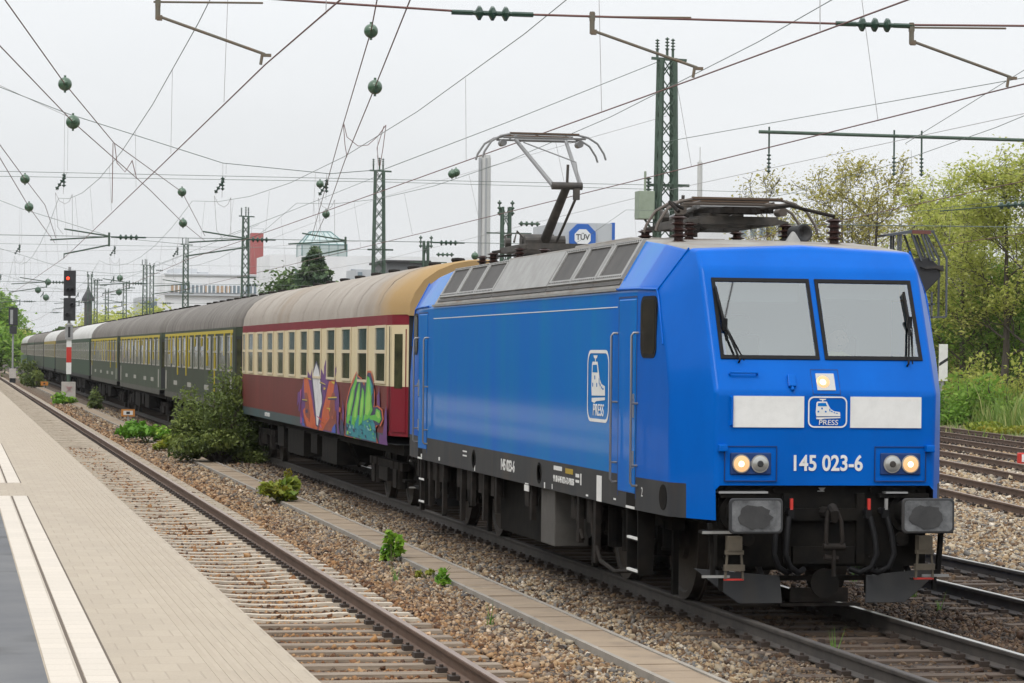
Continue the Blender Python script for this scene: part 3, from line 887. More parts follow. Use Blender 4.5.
q = MB(); q.prism([tuple(wpt(x, z, -.01)) for x, z in ((-.395, 2.30), (-.315, 2.30), (-.315, 2.415), (-.395, 2.415))], NRM * .05); q.cyl(tuple(wpt(-.355, 2.30, .02)), tuple(wpt(-.355, 2.265, .02)), .02, n=8)
q.build('socket', M['blue'], loco, ORG, bevel=(.008, 2))

# side doors, windows, handrails (both cabs, both sides)
def mx(p, sx, fl): return (p[0] * -sx if sx > 0 else p[0], Lh - p[1] if fl else p[1], p[2])
def cab_side(sx, fl):
    def T(x, y, z): return (x if sx < 0 else -x, Lh - y if fl else y, z)
    def B(q, x0, x1, y0, y1, z0, z1, mi=0):
        a = T(x0, y0, z0); c = T(x1, y1, z1); q.bx(min(a[0], c[0]), max(a[0], c[0]), min(a[1], c[1]), max(a[1], c[1]), z0, z1, mi)
    q = MB()
    B(q, -1.497, -1.47, 2.44, 3.2, 1.15, 3.2)
    o = q.build('cab_door', M['blue_side'], loco, ORG, bevel=(.012, 2))
    q = MB()
    for y0, y1, z0, z1 in ((2.405, 2.425, 1.1, 3.23), (3.215, 3.235, 1.1, 3.23), (2.425, 3.215, 3.212, 3.23)):
        B(q, -1.4915, -1.47, y0, y1, z0, z1)
    q.build('door_seam', M['blue_edge'], loco, ORG)
    q = MB(); B(q, -1.512, -1.497, 2.48, 2.52, 1.95, 2.2); B(q, -1.525, -1.497, 2.47, 2.53, 2.10, 2.15); B(q, -1.512, -1.497, 2.48, 2.52, 1.42, 1.6)
    q.build_each('handle', M['steel'], o, ORG)
    # window
    q = MB()
    xw = lambda y: -(1.454 + (y - 1.72) * .054)
    pts = [T(xw(y) - .006, y, z) for y, z in rr(1.72, 2.27, 2.58, 3.22, .12)]
    inn = [T(xw(y) - .006, y, z) for y, z in rr(1.76, 2.23, 2.62, 3.18, .09)]
    q.prism(pts, (.06 if sx < 0 else -.06, 0, 0))
    w = q.build('cab_side_window', M['rubber'], loco, ORG)
    q = MB(); q.poly([(p[0] - (.003 if sx < 0 else -.003), p[1], p[2]) for p in inn]); 
    q.build('pane', M['darkglass'], w, ORG).location = (0, 0, 0)
    for y in (3.28, 2.36):
        q = MB(); x = -1.56
        q.tube([T(-1.48, y, 2.84), T(x + .02, y, 2.84), T(x, y, 2.81), T(x, y, 1.27), T(x + .02, y, 1.24), T(-1.48, y, 1.24)], .0135, 8)
        for z in (2.1, 1.45): q.cyl(T(x, y, z), T(-1.485, y, z), .012, n=6)
        q.build('handrail', M['railsteel'], loco, ORG, smooth=40)
    # ledge over the door
    q = MB(); q.tube([T(-1.442, 1.50, 2.72), T(-1.442, 1.70, 3.20), T(-1.442, 1.76, 3.285), T(-1.495, 2.4, 3.302), T(-1.497, 3.3, 3.312)], .012, 6); q.tube([T(-1.436, 1.745, 3.29), T(-1.178, 1.495, 3.703)], .010, 6); q.build('drip_rail', M['blue'], loco, ORG, smooth=40)
    # step ladder under the door
    q = MB()
    for y in (2.38, 2.86):
        q.prism([T(-1.47, y, 1.0), T(-1.28, y, 1.0), T(-1.30, y, .30), T(-1.46, y, .30)], (0, .03 * (-1 if fl else 1), 0))
    q2 = MB()
    for z in (.68, .34): B(q, -1.46, -1.26, 2.40, 2.86, z - .03, z); B(q2, -1.47, -1.44, 2.40, 2.86, z - .012, z + .012)
    B(q, -1.4905, -1.40, 2.42, 2.82, .995, 1.22); B(q2, -1.50, -1.46, 2.44, 2.80, .99, 1.015)
    q.build('step_ladder', M['black'], loco, ORG); q2.build_each('step_edge', M['white'], loco, ORG)
for fl in (False, True):
    for sx in (-1, 1): cab_side(sx, fl)
q = MB(); q.bx(-1.493, -1.48, 3.3, 15.15, 3.118, 3.128); q.build('side_bead_glint', M['white'], loco, ORG)  # white strip paints the light caught along the ridge of the side bead

# louvred roof-side panels
def slope(y, t, off, sx):          # t 0..1 up the slope
    nx, nz = .865, .502
    x = 1.489 + (1.17 - 1.489) * t + nx * off; z = 3.31 + .55 * t + nz * off
    return (x * sx, y, z)
for sx in (-1, 1):
    for y0, y1, lou in ((3.34, 4.62, 1), (4.64, 5.92, 1), (5.94, 7.2, 1), (7.24, 10.74, 0), (10.78, 12.16, 1), (12.18, 13.56, 1), (13.58, 14.97, 1)):
        q = MB()
        def slab(a0, a1, t0, t1, o0, o1, mi):
            P_ = [slope(a0, t0, o0, sx), slope(a1, t0, o0, sx), slope(a1, t1, o0, sx), slope(a0, t1, o0, sx)]
            Q_ = [slope(a0, t0, o1, sx), slope(a1, t0, o1, sx), slope(a1, t1, o1, sx), slope(a0, t1, o1, sx)]
            q.poly(Q_, mi)
            for k in range(4): q.quad(P_[k], P_[(k + 1) % 4], Q_[(k + 1) % 4], Q_[k], mi)
        if lou:
            slab(y0, y1, .20, .30, .0, .03, 0); slab(y0, y1, .93, .99, 0, .03, 0)
            slab(y0, y0 + .11, .30, .93, 0, .03, 0); slab(y1 - .11, y1, .30, .93, 0, .03, 0)
            slab(y0 + .11, y1 - .11, .30, .93, 0, .012, 1)
            for k in range(12):
                yy = y0 + .08 + k * (y1 - y0 - .16) / 11
                slab(yy - .015, yy + .015, .235, .265, .03, .036, 1); slab(yy - .015, yy + .015, .945, .972, .03, .036, 1)
        else:
            slab(y0, y1, .20, .99, 0, .03, 0)
        slab(y0, y1, .10, .16, 0, .012, 1)
        q.build('louvre_panel' if lou else 'roof_side_panel', [M['alu'], M['louvre']], loco, ORG, fix=True)
    q = MB(); q.bx(sx * 1.50 - .012, sx * 1.50 + .012, 3.3, 15.2, 3.30, 3.33); q.build('roof_gutter', M['alu'], loco, ORG)
q = MB()
q.bx(-.75, .75, 5.6, 13.2, 3.9, 3.97); q.bx(-.6, .6, 6.5, 9.5, 3.95, 4.02)
q.build('roof_hatch', M['roofgrey'], loco, ORG, bevel=(.02, 2))

# buffer beam, buffers, coupling, hoses, ploughs
for fl in (False, True):
    f_ = (lambda y: Lh - y) if fl else (lambda y: y)
    def FB(q, x0, x1, y0, y1, z0, z1, mi=0): q.bx(x0, x1, min(f_(y0), f_(y1)), max(f_(y0), f_(y1)), z0, z1, mi)
    q = MB()
    FB(q, -1.08, 1.08, .66, .9, .52, 1.325)
    FB(q, -.32, .32, .60, .66, .55, .72); FB(q, -.34, .34, .60, .66, .98, 1.10); FB(q, -.42, -.34, .60, .66, .55, 1.25); FB(q, .34, .42, .60, .66, .55, 1.25)
    FB(q, -1.08, -.56, .56, .66, 1.21, 1.25); FB(q, .56, 1.08, .56, .66, 1.21, 1.25)
    for x in (-1, -.5, .5, 1):
        for z in (1.28, .62): q.cyl((x, f_(.66), z), (x, f_(.63), z), .022, n=6)
    q.build('buffer_beam', M['black'], loco, ORG)
    q = MB(); FB(q, -1.10, -.60, .54, .68, 1.252, 1.272); FB(q, .62, .85, .54, .68, 1.252, 1.268); q.build_each('coupler_step', M['steel'], loco, ORG)
    q = MB(); q.box((-.02, f_(.655), 1.27), (.07, .012, .01)); q.poly([(-.05, f_(.652), 1.305), (.03, f_(.652), 1.305), (-.01, f_(.652), 1.262)]); q.build('beam_marking', M['alu'], loco, ORG)
    for sx in (-1, 1):
        q = MB()
        q.lathe((sx * .875, f_(.66), 1.06), (0, -1 if not fl else 1, 0), [(0, .20), (.05, .20), (.05, .145), (.36, .145), (.36, .115), (.60, .115)], 20)
        o = q.build('buffer', M['black'], loco, ORG, smooth=40)
        q = MB()
        pts = [(x, f_(0.0), z) for x, z in rr(sx * .875 - .27, sx * .875 + .27, 1.06 - .172, 1.06 + .172, .045)]
        q.prism(pts, (0, .035 * (-1 if fl else 1), 0))
        q.build('buffer_plate', M['skirt'], o, ORG, bevel=(.012, 2)).location = (0, 0, 0)
        pts = [(x, f_(-.003), z) for x, z in rr(sx * .875 - .245, sx * .875 + .245, 1.06 - .15, 1.06 + .15, .04)]
        q = MB(); q.prism(pts, (0, .006 * (-1 if fl else 1), 0)); q.build('buffer_face', M['plate'], o, ORG).location = (0, 0, 0)
        rb = random.Random(3 + sx); q = MB()
        q.prism([(sx * .875 - .02 + (.17 + rb.uniform(-.025, .025)) * math.cos(a_), f_(-.0095), 1.06 - .01 + (.115 + rb.uniform(-.015, .015)) * math.sin(a_)) for a_ in [k_ * math.pi / 11 for k_ in range(22)]], (0, .002 * (-1 if fl else 1), 0))
        q.build('grease_patch', M['grease'], o, ORG).location = (0, 0, 0)
        # plough
        q = MB()
        P_ = [(sx * 1.30, f_(.74), .50), (sx * .45, f_(.62), .43), (sx * .43, f_(.58), .16), (sx * .86, f_(.64), .155), (sx * .98, f_(.67), .24)]
        q.prism(P_, (0, .02 * (-1 if fl else 1), 0))
        for x in (.6, .95): q.bar((sx * x, f_(.68), .38), (sx * x, f_(1.0), .6), .05)
        q.build('snow_plough', M['skirt'], loco, ORG, bevel=(.006, 1))
        # corner shunter step
        q = MB()
        q.bar((sx * 1.20, f_(.52), .96), (sx * 1.16, f_(.52), .44), .06, .04); q.bx(sx * 1.13 - .16, sx * 1.13 + .16, f_(.52) - .09, f_(.52) + .09, .86, .89); 
        q.bx(sx * 1.10 - .02, sx * 1.10 + .02, f_(.45) - .02, f_(.45) + .02, .3, .5)
        q.build('shunter_step', M['black'], loco, ORG)
        q = MB(); q.bx(sx * 1.13 - .17, sx * 1.13 + .13, f_(.42) - .01, f_(.42) + .01, .862, .888); q.bx(sx * 1.13 - .17, sx * 1.13 + .11, f_(.42) - .01, f_(.42) + .01, .43, .455); q.build_each('step_edge', M['alu'], loco, ORG)
        q = MB(); q.bx(sx * .98 - .09, sx * .98 + .09, f_(.40) - .03, f_(.40) + .03, .66, .70); q.bar((sx * 1.05, f_(.40), .68), (sx * 1.07, f_(.40), .42), .02); q.bar((sx * .91, f_(.40), .68), (sx * .89, f_(.40), .42), .02)
        q.bx(sx * .98 - .10, sx * .98 + .10, f_(.40) - .03, f_(.40) + .03, .50, .56); q.bx(sx * .98 - .07, sx * .98 + .07, f_(.42) - .06, f_(.42) + .06, .70, .84)
        M.setdefault('olive', mat('weathered_bracket', (0.13, 0.11, 0.08), .8, col2=(.09, .075, .055), scale=5))
        q.build('sander_bracket', M['olive'], loco, ORG)
        q = MB(); q.bx(sx * .98 - .10, sx * .98 + .10, f_(.42) - .02, f_(.42) + .02, .405, .422); q.build('step_reflector', M['red'], loco, ORG)
        q = MB(); q.lathe((sx * .80, f_(.60), .80), (0, -1, 0), [(0, .07), (.06, .07), (.06, .035)], 12); q.build('air_valve', M['grime'], loco, ORG)
    # screw coupling
    q = MB()
    q.tube([(0, f_(.66), 1.06), (0, f_(.42), 1.07), (0, f_(.33), 1.12), (0, f_(.26), 1.08), (0, f_(.27), 1.0), (0, f_(.34), .98)], [.06, .055, .05, .045, .035, .02], 8)
    q.build('coupling_hook', M['grime'], loco, ORG, smooth=40)
    q = MB()
    for dx in (-.075, .075): q.tube([(dx * .6, f_(.33), 1.09), (dx, f_(.28), .98), (dx * 1.15, f_(.27), .80), (dx * .7, f_(.28), .72)], .022, 7)
    q.cyl((-.11, f_(.28), .74), (.11, f_(.28), .74), .035, n=10); q.cyl((0, f_(.28), .74), (0, f_(.28), .45), .022, n=8); q.cyl((-.09, f_(.3), .64), (.05, f_(.3), .62), .028, n=8)
    q.build('screw_coupling', M['grime'], loco, ORG, smooth=40)
    for k, (x, c) in enumerate(((-.50, 'black'), (-.38, 'red'), (.42, 'red'), (.60, 'alu'))):
        q = MB(); q.cyl((x, f_(.66), 1.08), (x, f_(.50), 1.06), .03, n=8); q.box((x, f_(.50), 1.06), (.06, .07, .1))
        sgn = 1 if x > 0 else -1
        q.tube([(x + .02 * sgn, f_(.49), 1.02), (x + .05 * sgn, f_(.44), .85), (x + .07 * sgn, f_(.42), .66), (x + .02 * sgn, f_(.42), .53), (x - .08 * sgn, f_(.48), .47), (x - .16 * sgn, f_(.56), .50)], .03, 8)
        o = q.build('brake_hose', M['rubber'], loco, ORG, smooth=50)
        q = MB(); q.box((x, f_(.47), 1.15), (.028, .03, .11)); q.build('hose_cock', M[c], o, ORG).location = (0, 0, 0)
    q = MB(); FB(q, -.95, .95, .90, .96, .36, .41); FB(q, -.42, .42, .70, .74, .12, .15); FB(q, -.3, .3, .74, .78, .16, .30); q.build('rail_guard', M['grime'], loco, ORG)
    q = MB(); q.lathe((.0, f_(.58), .36), (0, -1, 0), [(0, .15), (.03, .15), (.03, .05)], 16); q.build('antenna', M['black'], loco, ORG)

# underframe, bogies
q = MB()
q.bx(-1.1, 1.1, 1.0, 17.9, .92, 1.05)
q.bx(-1.25, 1.25, 7.7, 11.0, .25, .98)
q.build('underframe', M['black'], loco, ORG)
M['tank'] = mat('equipment_box', (0.085, 0.08, 0.072), .7, col2=(.06, .055, .05), scale=3)
q = MB(); q.bx(-1.42, -1.0, 6.75, 7.55, .30, .985); q.bx(1.0, 1.42, 6.75, 7.55, .30, .985); q.build_each('equipment_box', M['tank'], loco, ORG, bevel=(.012, 2))
q = MB()
for y, z in ((4.45, .28), (5.3, .45), (8.0, .55), (10.3, .5), (11.2, .35), (12.1, .5), (14.4, .25), (15.0, .45), (16.4, .2), (15.6, .3), (12.9, .25)):
    for s_ in (-1, 1):
        q.bx(s_ * 1.43 - .03, s_ * 1.43 + .03, y - .06, y + .06, z, .99)
        q.bx(s_ * 1.36 - .06, s_ * 1.36 + .06, y + .3, y + .55, .7, .99)
q.tube([(-1.43, 4.75, .95), (-1.44, 4.6, .6), (-1.44, 4.2, .32), (-1.42, 3.6, .25), (-1.40, 3.0, .30)], .025, 7)
q.tube([(-1.43, 5.6, .95), (-1.44, 5.4, .7), (-1.44, 5.1, .5)], .02, 7)
q.build_each('hanger_bracket', M['grime'], loco, ORG)
M['wheel'] = mat('wheel_tyre', (0.022, 0.018, 0.015), .6, col2=(0.045, 0.036, 0.028), scale=5)
M['hub'] = mat('rusty_wheel_disc', (0.07, 0.052, 0.04), .7, col2=(.16, .12, .085), scale=6, lo=.5, hi=.7)
for yc in (4.275, 14.675):
    q = MB()
    for s_ in (-1, 1):
        x = s_ * 1.06
        q.bx(x - .07, x + .07, yc - 2.0, yc + 2.0, .78, .94); q.bx(x - .06, x + .06, yc - .7, yc + .7, .5, .8)
        for dy in (-1.325, 1.325):
            q.bx(x - .10, x + .10, yc + dy - .2, yc + dy + .2, .48, .80)
            q.cyl((x + s_ * .08, yc + dy, .625), (x + s_ * .2, yc + dy, .625), .15, n=14)
            for e in (-.36, .36): q.lathe((x, yc + dy + e, .55), (0, 0, 1), [(0, .1), (.03, .1), (.04, .085), (.30, .085), (.31, .1)], 12)
            q.bar((x + s_ * .12, yc + dy * .6, .86), (x + s_ * .15, yc + dy * .92, .42), .06)
            q.bx(x - .03, x + .03, yc + dy * 1.42 - .04, yc + dy * 1.42 + .04, .1, .8)
        q.cyl((x + s_ * .1, yc - .35, .9), (x + s_ * .1, yc - .35, .45), .10, n=12); q.cyl((x + s_ * .1, yc + .35, .9), (x + s_ * .1, yc + .35, .45), .10, n=12)
    q.bx(-1.0, 1.0, yc - .3, yc + .3, .5, .9); q.bx(-.6, .6, yc - 1.9, yc + 1.9, .35, .8)
    bo = q.build('bogie', M['black'], loco, ORG)
    for dy in (-1.325, 1.325):
        for s_ in (-1, 1):
            q = MB()
            q.lathe((s_ * .69, yc + dy, .625), (s_, 0, 0), [(0, .655), (.025, .65), (.03, .628), (.135, .622), (.135, .55), (.115, .53), (.115, .2), (.16, .18), (.16, .02)], 36)
            w = q.build('wheel', M['wheel'], bo, ORG, smooth=35); w.location = (0, 0, 0)

# pantographs
def insulator(q, x, y, z0, z1, r=.10, mi=0):
    n = max(3, int((z1 - z0) / .055)); prof = [(0, r * .6)]
    for k in range(n):
        a = (z1 - z0) * (k + .3) / n; h_ = (z1 - z0) / n
        prof += [(a, r * .55), (a + h_ * .25, r), (a + h_ * .35, r), (a + h_ * .6, r * .55)]
    prof.append((z1 - z0, r * .6))
    q.lathe((x, y, z0), (0, 0, 1), prof, 12, mi)
def panto_head(cx, y, z, half=.93):
    h_ = MB()
    for dy in (-.27, .27):
        pts = [(-half, z - .36), (-half + .03, z - .27), (-.80, z - .12), (-.66, z - .035), (-.5, z), (.5, z), (.66, z - .035), (.80, z - .12), (half - .03, z - .27), (half, z - .36)]
        h_.tube([(cx + a, y + dy, c) for a, c in pts], .016, 6, 0)
        h_.bx(cx - .52, cx + .52, y + dy - .022, y + dy + .022, z + .0, z + .022, 1)
        h_.tube([(cx - .62, y + dy, z - .055), (cx + .62, y + dy, z - .055)], .016, 6, 0)
    for a in (-.6, -.42, .42, .6): h_.tube([(cx + a, y - .27, z - .03), (cx + a, y + .27, z - .03)], .012, 6, 0)
    for a in (-.58, .58): h_.cyl((cx + a, y - .1, z - .12), (cx + a, y + .1, z - .12), .05, n=10)
    return h_
def pantograph(y_head, z_head, y_knee, z_knee, y_piv, zb, label, folded):
    q = MB()
    for x in (-.42, .42): q.bar((x, y_piv - .9, zb), (x, y_piv + 1.1, zb), .07, .09)
    for y in (y_piv - .9, y_piv, y_piv + 1.1): q.bar((-.45, y, zb), (.45, y, zb), .07, .09)
    q.box((0, y_piv + .25, zb + .06), (.36, .5, .10)); q.cyl((-.3, y_piv, zb + .10), (.3, y_piv, zb + .12), .08, n=12)
    q.cyl((-.25, y_piv + .55, zb + .13), (.25, y_piv + .55, zb + .13), .11, n=12)
    q.tube([(-.38, y_piv + .9, zb), (-.40, y_piv + 1.0, zb + .22), (-.30, y_piv + 1.0, zb + .25)], .02, 6)
    q.tube([(-.2, y_piv + .2, zb + .1), (-.34, y_piv + .4, zb + .27), (-.42, y_piv + .2, zb + .1)], .018, 6); q.cyl((-.42, y_piv + .9, zb + .12), (-.34, y_piv + .9, zb + .12), .07, n=10)
    o = q.build('pantograph', M['darkiron'], loco, ORG); 
    if label: o['label'] = label
    def sub(mb, nm, m_, **k): 
        s_ = mb.build(nm, m_, o, ORG, **k); s_.location = (0, 0, 0); return s_
    for x in (-.62, .62):
        for y in (y_piv - .9, y_piv + 1.1):
            q = MB(); insulator(q, x * (.9), y, 3.80, zb - .03, .09); sub(q, 'insulator', M['insul'])
    q = MB()
    for x in (-.5, .5): q.bar((x * 1.15, y_piv - .9, zb - .03), (x * .8, y_piv - .9, zb), .05); q.bar((x * 1.15, y_piv + 1.1, zb - .03), (x * .8, y_piv + 1.1, zb), .05)
    [sub(t_, 'foot', M['darkiron']) for t_ in q.islands()]
    q = MB(); q.tube([(0, y_piv, zb + .12), (0, y_knee, z_knee)], [.075, .06], 12); sub(q, 'lower_arm', M['darkiron'], smooth=40)
    q = MB(); q.cyl((-.22, y_knee, z_knee), (.22, y_knee, z_knee), .055, n=12); q.cyl((.0, y_knee, z_knee), (0, y_knee - .05, z_knee + .3), .02, n=6)
    q.tube([(.10, y_piv - .35, zb + .08), (.12, y_knee - .10, z_knee - .15)], .02, 6); q.box((.12, y_knee - .08, z_knee - .12), (.08, .1, .16)); sub(q, 'knee', M['darkiron'], smooth=40)
    M.setdefault('armbrown', mat('brown_horn_tube', (.12, .10, .085), .5, metal=.3))
    M.setdefault('armgrey', mat('grey_arm_tube', (.20, .20, .20), .5, metal=.3))
    q = MB()
    q.tube([(-.20, y_knee, z_knee), (-.38, y_head, z_head - .07)], [.034, .028], 8); q.tube([(.20, y_knee, z_knee), (.38, y_head, z_head - .07)], [.034, .028], 8)
    q.tube([(-.36, y_head, z_head - .07), (.36, y_head, z_head - .07)], .025, 8)
    if not folded: q.tube([(-.3, y_head - .2, z_head - .12), (.16, y_knee + .15, z_knee + .35), (.18, y_knee, z_knee + .03)], .010, 5)
    sub(q, 'upper_arm', M['armgrey'], smooth=40)
    sub(panto_head(0, y_head, z_head), 'collector_head', [M['armgrey'] if not folded else M['armbrown'], M['copper']], smooth=40)
    return o
pantograph(14.6, 5.85, 12.75, 5.0, 14.25, 4.16, 'raised pantograph touching the contact wire', False)
pantograph(4.15, 4.345, 6.3, 4.22, 4.75, 4.11, 'lowered pantograph folded flat above the cab', True)
q = MB()
for x, y in ((-.95, 2.8), (.78, 2.8), (-.62, 15.9), (-.42, 16.0), (-.35, 12.6)): insulator(q, x, y, 3.78, 4.10, .09)
q.build_each('roof_insulator', M['insul'], loco, ORG)
q = MB()
q.tube([(-.95, 2.8, 4.14), (-1.0, 3.0, 4.25), (-.7, 3.6, 4.22)], .02, 6); q.tube([(.78, 2.8, 4.12), (.4, 3.2, 4.25), (0, 3.8, 4.2)], .02, 6); q.tube([(-.42, 16.0, 4.10), (-.35, 12.6, 4.02), (0, 9, 4.06), (0, 6.6, 4.02)], .018, 6)
for x in (-.3, -.1, .1, .25): q.bar((x, 3.4, 4.2), (x + .05, 5.2, 4.28), .05, .06)
q.bx(-.22, .22, 3.6, 3.9, 4.18, 4.25)
q.build('roof_busbar', M['grime'], loco, ORG)
q = MB(); q.lathe((.60, 3.75, 3.97), (.25, -1, 0), [(0, .05), (.02, .085), (.24, .10), (.26, .10), (.26, .08), (.2, .02)], 18); q.bx(.5, .7, 3.72, 3.9, 3.80, 3.92); q.build('horn', M['skirt'], loco, ORG, smooth=40)
q = MB(); q.lathe((.44, 3.2, 3.82), (0, 0, 1), [(0, .11), (.05, .08), (.13, .03), (.15, .01)], 12); q.build('radio_aerial', M['alu'], loco, ORG, smooth=40)

# driver behind the right hand windscreen
def driver():
    org = (.5, 1.80, 1.36); DY, DZ = .18, -.09
    o = empty('person', org, 'seated driver in yellow vest, faint behind the right hand windscreen', 'person')
    me = bpy.data.meshes.new('body')
    J = [(.5, 1.68, 2.16), (.5, 1.68, 2.34), (.5, 1.66, 2.52), (.5, 1.65, 2.68), (.5, 1.63, 2.77),
         (.32, 1.64, 2.66), (.26, 1.50, 2.45), (.34, 1.25, 2.50), (.36, 1.17, 2.51), (.68, 1.64, 2.66), (.74, 1.50, 2.45), (.66, 1.25, 2.50), (.64, 1.17, 2.51),
         (.40, 1.62, 2.12), (.38, 1.25, 2.10), (.38, 1.20, 1.62), (.60, 1.62, 2.12), (.62, 1.25, 2.10), (.62, 1.20, 1.62)]
    E_ = [(0, 1), (1, 2), (2, 3), (3, 4), (3, 5), (5, 6), (6, 7), (7, 8), (3, 9), (9, 10), (10, 11), (11, 12), (0, 13), (13, 14), (14, 15), (0, 16), (16, 17), (17, 18)]
    rad = [.15, .14, .15, .12, .055, .07, .05, .036, .03, .07, .05, .036, .03, .09, .07, .05, .09, .07, .05]
    for side in (0, 1):
        w = 8 if side == 0 else 12; sg = 1 if side == 0 else -1
        for k in range(5):
            b_ = J[w]; a = len(J); dx = (k - 2) * .019; l_ = (.05, .08, .09, .085, .065)[k] if sg else 0
            if k == 0: J += [(b_[0] + sg * .04, b_[1] - .02, b_[2]), (b_[0] + sg * .055, b_[1] - .055, b_[2] - .01)]
            else: J += [(b_[0] - sg * dx, b_[1] - .04, b_[2] + .005), (b_[0] - sg * dx * 1.2, b_[1] - .04 - l_ * .7, b_[2] - .025)]
            E_ += [(w, a), (a, a + 1)]; rad += [.011, .008]
    J = [(x, y + DY, z + DZ) for x, y, z in J]
    me.from_pydata([Vector(j) - Vector(org) for j in J], E_, [])
    b_ = bpy.data.objects.new('body', me); COL.objects.link(b_); b_.parent = o
    sk = b_.modifiers.new('skin', 'SKIN')
    for v, r_ in zip(me.skin_vertices[0].data, rad): v.radius = (r_, r_ * .8)
    me.skin_vertices[0].data[0].use_root = True
    b_.modifiers.new('sub', 'SUBSURF').levels = 1
    me.materials.append(mat('hivis_vest', (.50, .52, .06), .7))
    def sh(m_):
        m_.v = [(x, y + DY, z + DZ) for x, y, z in m_.v]; return m_
    q = MB(); q.sphere((.5, 1.60, 2.88), .105, n=16, squash=1.25, h=12); q.lathe((.5, 1.50, 2.87), (0, -1, -.3), [(0, .022), (.03, .012)], 6)
    for sx in (-1, 1): q.sphere((.5 + sx * .105, 1.61, 2.87), .022, n=8, h=6)
    h_ = sh(q).build('head', mat('skin', (.34, .21, .15), .7), o, org, smooth=60)
    q = MB()
    for sx in (-1, 1): q.sphere((.5 + sx * .037, 1.503, 2.90), .012, n=8, h=6)
    q.box((.5, 1.512, 2.815), (.045, .006, .01)); sh(q).build('face_detail', M['rubber'], h_, org)
    q = MB(); q.sphere((.5, 1.625, 2.925), .108, n=14, squash=1.05, h=10); sh(q).build('hair', mat('dark_hair', (.03, .02, .015), .8), h_, org, smooth=60)
driver()
# ------------------------------------------------------------------ coaches
def cmat(name, col, col2, rough=.5, **k): return mat(name, col, rough, col2=col2, scale=1.3, stretch=(1, 1, .22), spec=.12, **k)
def rust_end_roof(name):
    m = mat(name, (0.365, 0.33, 0.29), .85, col2=(0.29, 0.255, 0.22), scale=.9, stretch=(.5, 1.0, .5), third=((0.25, 0.19, 0.13), .35, .55, .85), spec=.2)
    N = m.node_tree.nodes; L = m.node_tree.links; p = N['Principled BSDF']
    src = p.inputs['Base Color'].links[0].from_socket
    tc = N.new('ShaderNodeTexCoord'); sx = N.new('ShaderNodeSeparateXYZ'); L.new(tc.outputs['Object'], sx.inputs[0])
    nz = N.new('ShaderNodeTexNoise'); nz.inputs['Scale'].default_value = 1.3; nz.inputs['Detail'].default_value = 6; L.new(tc.outputs['Object'], nz.inputs['Vector'])
    ad = N.new('ShaderNodeMath'); ad.operation = 'MULTIPLY_ADD'; ad.inputs[1].default_value = 3.0; L.new(nz.outputs['Fac'], ad.inputs[0]); L.new(sx.outputs['Y'], ad.inputs[2])
    mr = N.new('ShaderNodeMapRange'); mr.inputs['From Min'].default_value = -10.9; mr.inputs['From Max'].default_value = -8.2; mr.inputs['To Min'].default_value = .9; mr.inputs['To Max'].default_value = 0
    L.new(ad.outputs[0], mr.inputs[0])
    mx = N.new('ShaderNodeMix'); mx.data_type = 'RGBA'; L.new(mr.outputs[0], mx.inputs['Factor']); L.new(src, mx.inputs['A']); mx.inputs['B'].default_value = (.36, .23, .09, 1)
    L.new(mx.outputs['Result'], p.inputs['Base Color'])
    return m
CM = {
 'maroon': cmat('faded_maroon_paint', (0.17, 0.042, 0.038), (0.125, 0.036, 0.032)),
 'crimson': cmat('crimson_paint', (0.20, 0.014, 0.026), (0.165, 0.014, 0.022)),
 'cream': cmat('cream_paint', (0.66, 0.57, 0.37), (0.60, 0.50, 0.31)),
 'teal': cmat('teal_sill_paint', (0.06, 0.10, 0.11), (0.075, 0.085, 0.085)),
 'green': cmat('dull_green_paint', (0.046, 0.062, 0.038), (0.034, 0.042, 0.029)),
 'green_b': cmat('grey_green_paint', (0.058, 0.080, 0.052), (0.044, 0.058, 0.040)),
 'green_c': cmat('bottle_green_paint', (0.042, 0.078, 0.048), (0.032, 0.055, 0.036)),
 'brownband': cmat('brown_window_band', (0.085, 0.062, 0.048), (0.06, 0.05, 0.04)),
 'greygreen': cmat('grey_sill_paint', (0.10, 0.10, 0.088), (0.075, 0.075, 0.065)),
 'ochre': cmat('ochre_paint', (0.33, 0.245, 0.05), (0.25, 0.20, 0.05)),
 'pale': cmat('pale_green_paint', (0.13, 0.19, 0.14), (0.10, 0.15, 0.11)),
 'endgrey': cmat('dark_coach_end', (0.022, 0.024, 0.027), (0.035, 0.036, 0.036)),
 'roof_tan': rust_end_roof('weathered_beige_roof'),
 'roof_ochre': mat('ochre_stained_roof', (0.40, 0.28, 0.13), .8, col2=(0.30, 0.20, 0.09), scale=1.4),
 'roof_grey': mat('sooty_grey_roof', (0.22, 0.205, 0.185), .8, col2=(0.11, 0.097, 0.087), scale=1.0, stretch=(.4, 2.2, .4), spec=.2),
 'roof_light': mat('light_grey_roof', (0.52, 0.52, 0.50), .6, col2=(0.42, 0.41, 0.39), scale=1.0),
 'winframe': mat('aluminium_window_frame', (0.36, 0.35, 0.31), .5, col2=(.28, .27, .24), scale=4),
 'creamframe': mat('cream_window_frame', (0.60, 0.52, 0.36), .5),
 'glass_u': mat('upper_pane_glass', (0.085, 0.13, 0.15), .1, col2=(0.04, 0.055, 0.05), scale=1.1, spec=.1),  # lighter bluish reflection put into the upper pane colour
 'glass_l': mat('lower_pane_glass', (0.020, 0.022, 0.018), .1, col2=(0.085, 0.085, 0.042), scale=1.5, spec=.1),  # darker greenish reflection put into the lower pane colour
 'drip': mat('yellow_paint_drip', (0.45, 0.35, 0.02), .6),
}
ROOFP = [(1.41, 3.24), (1.39, 3.42), (1.30, 3.62), (1.12, 3.83), (.86, 3.99), (.55, 4.10), (.25, 4.15), (0, 4.165)]
WIN_Y = [1.95 + 2.12 * k for k in range(11)]
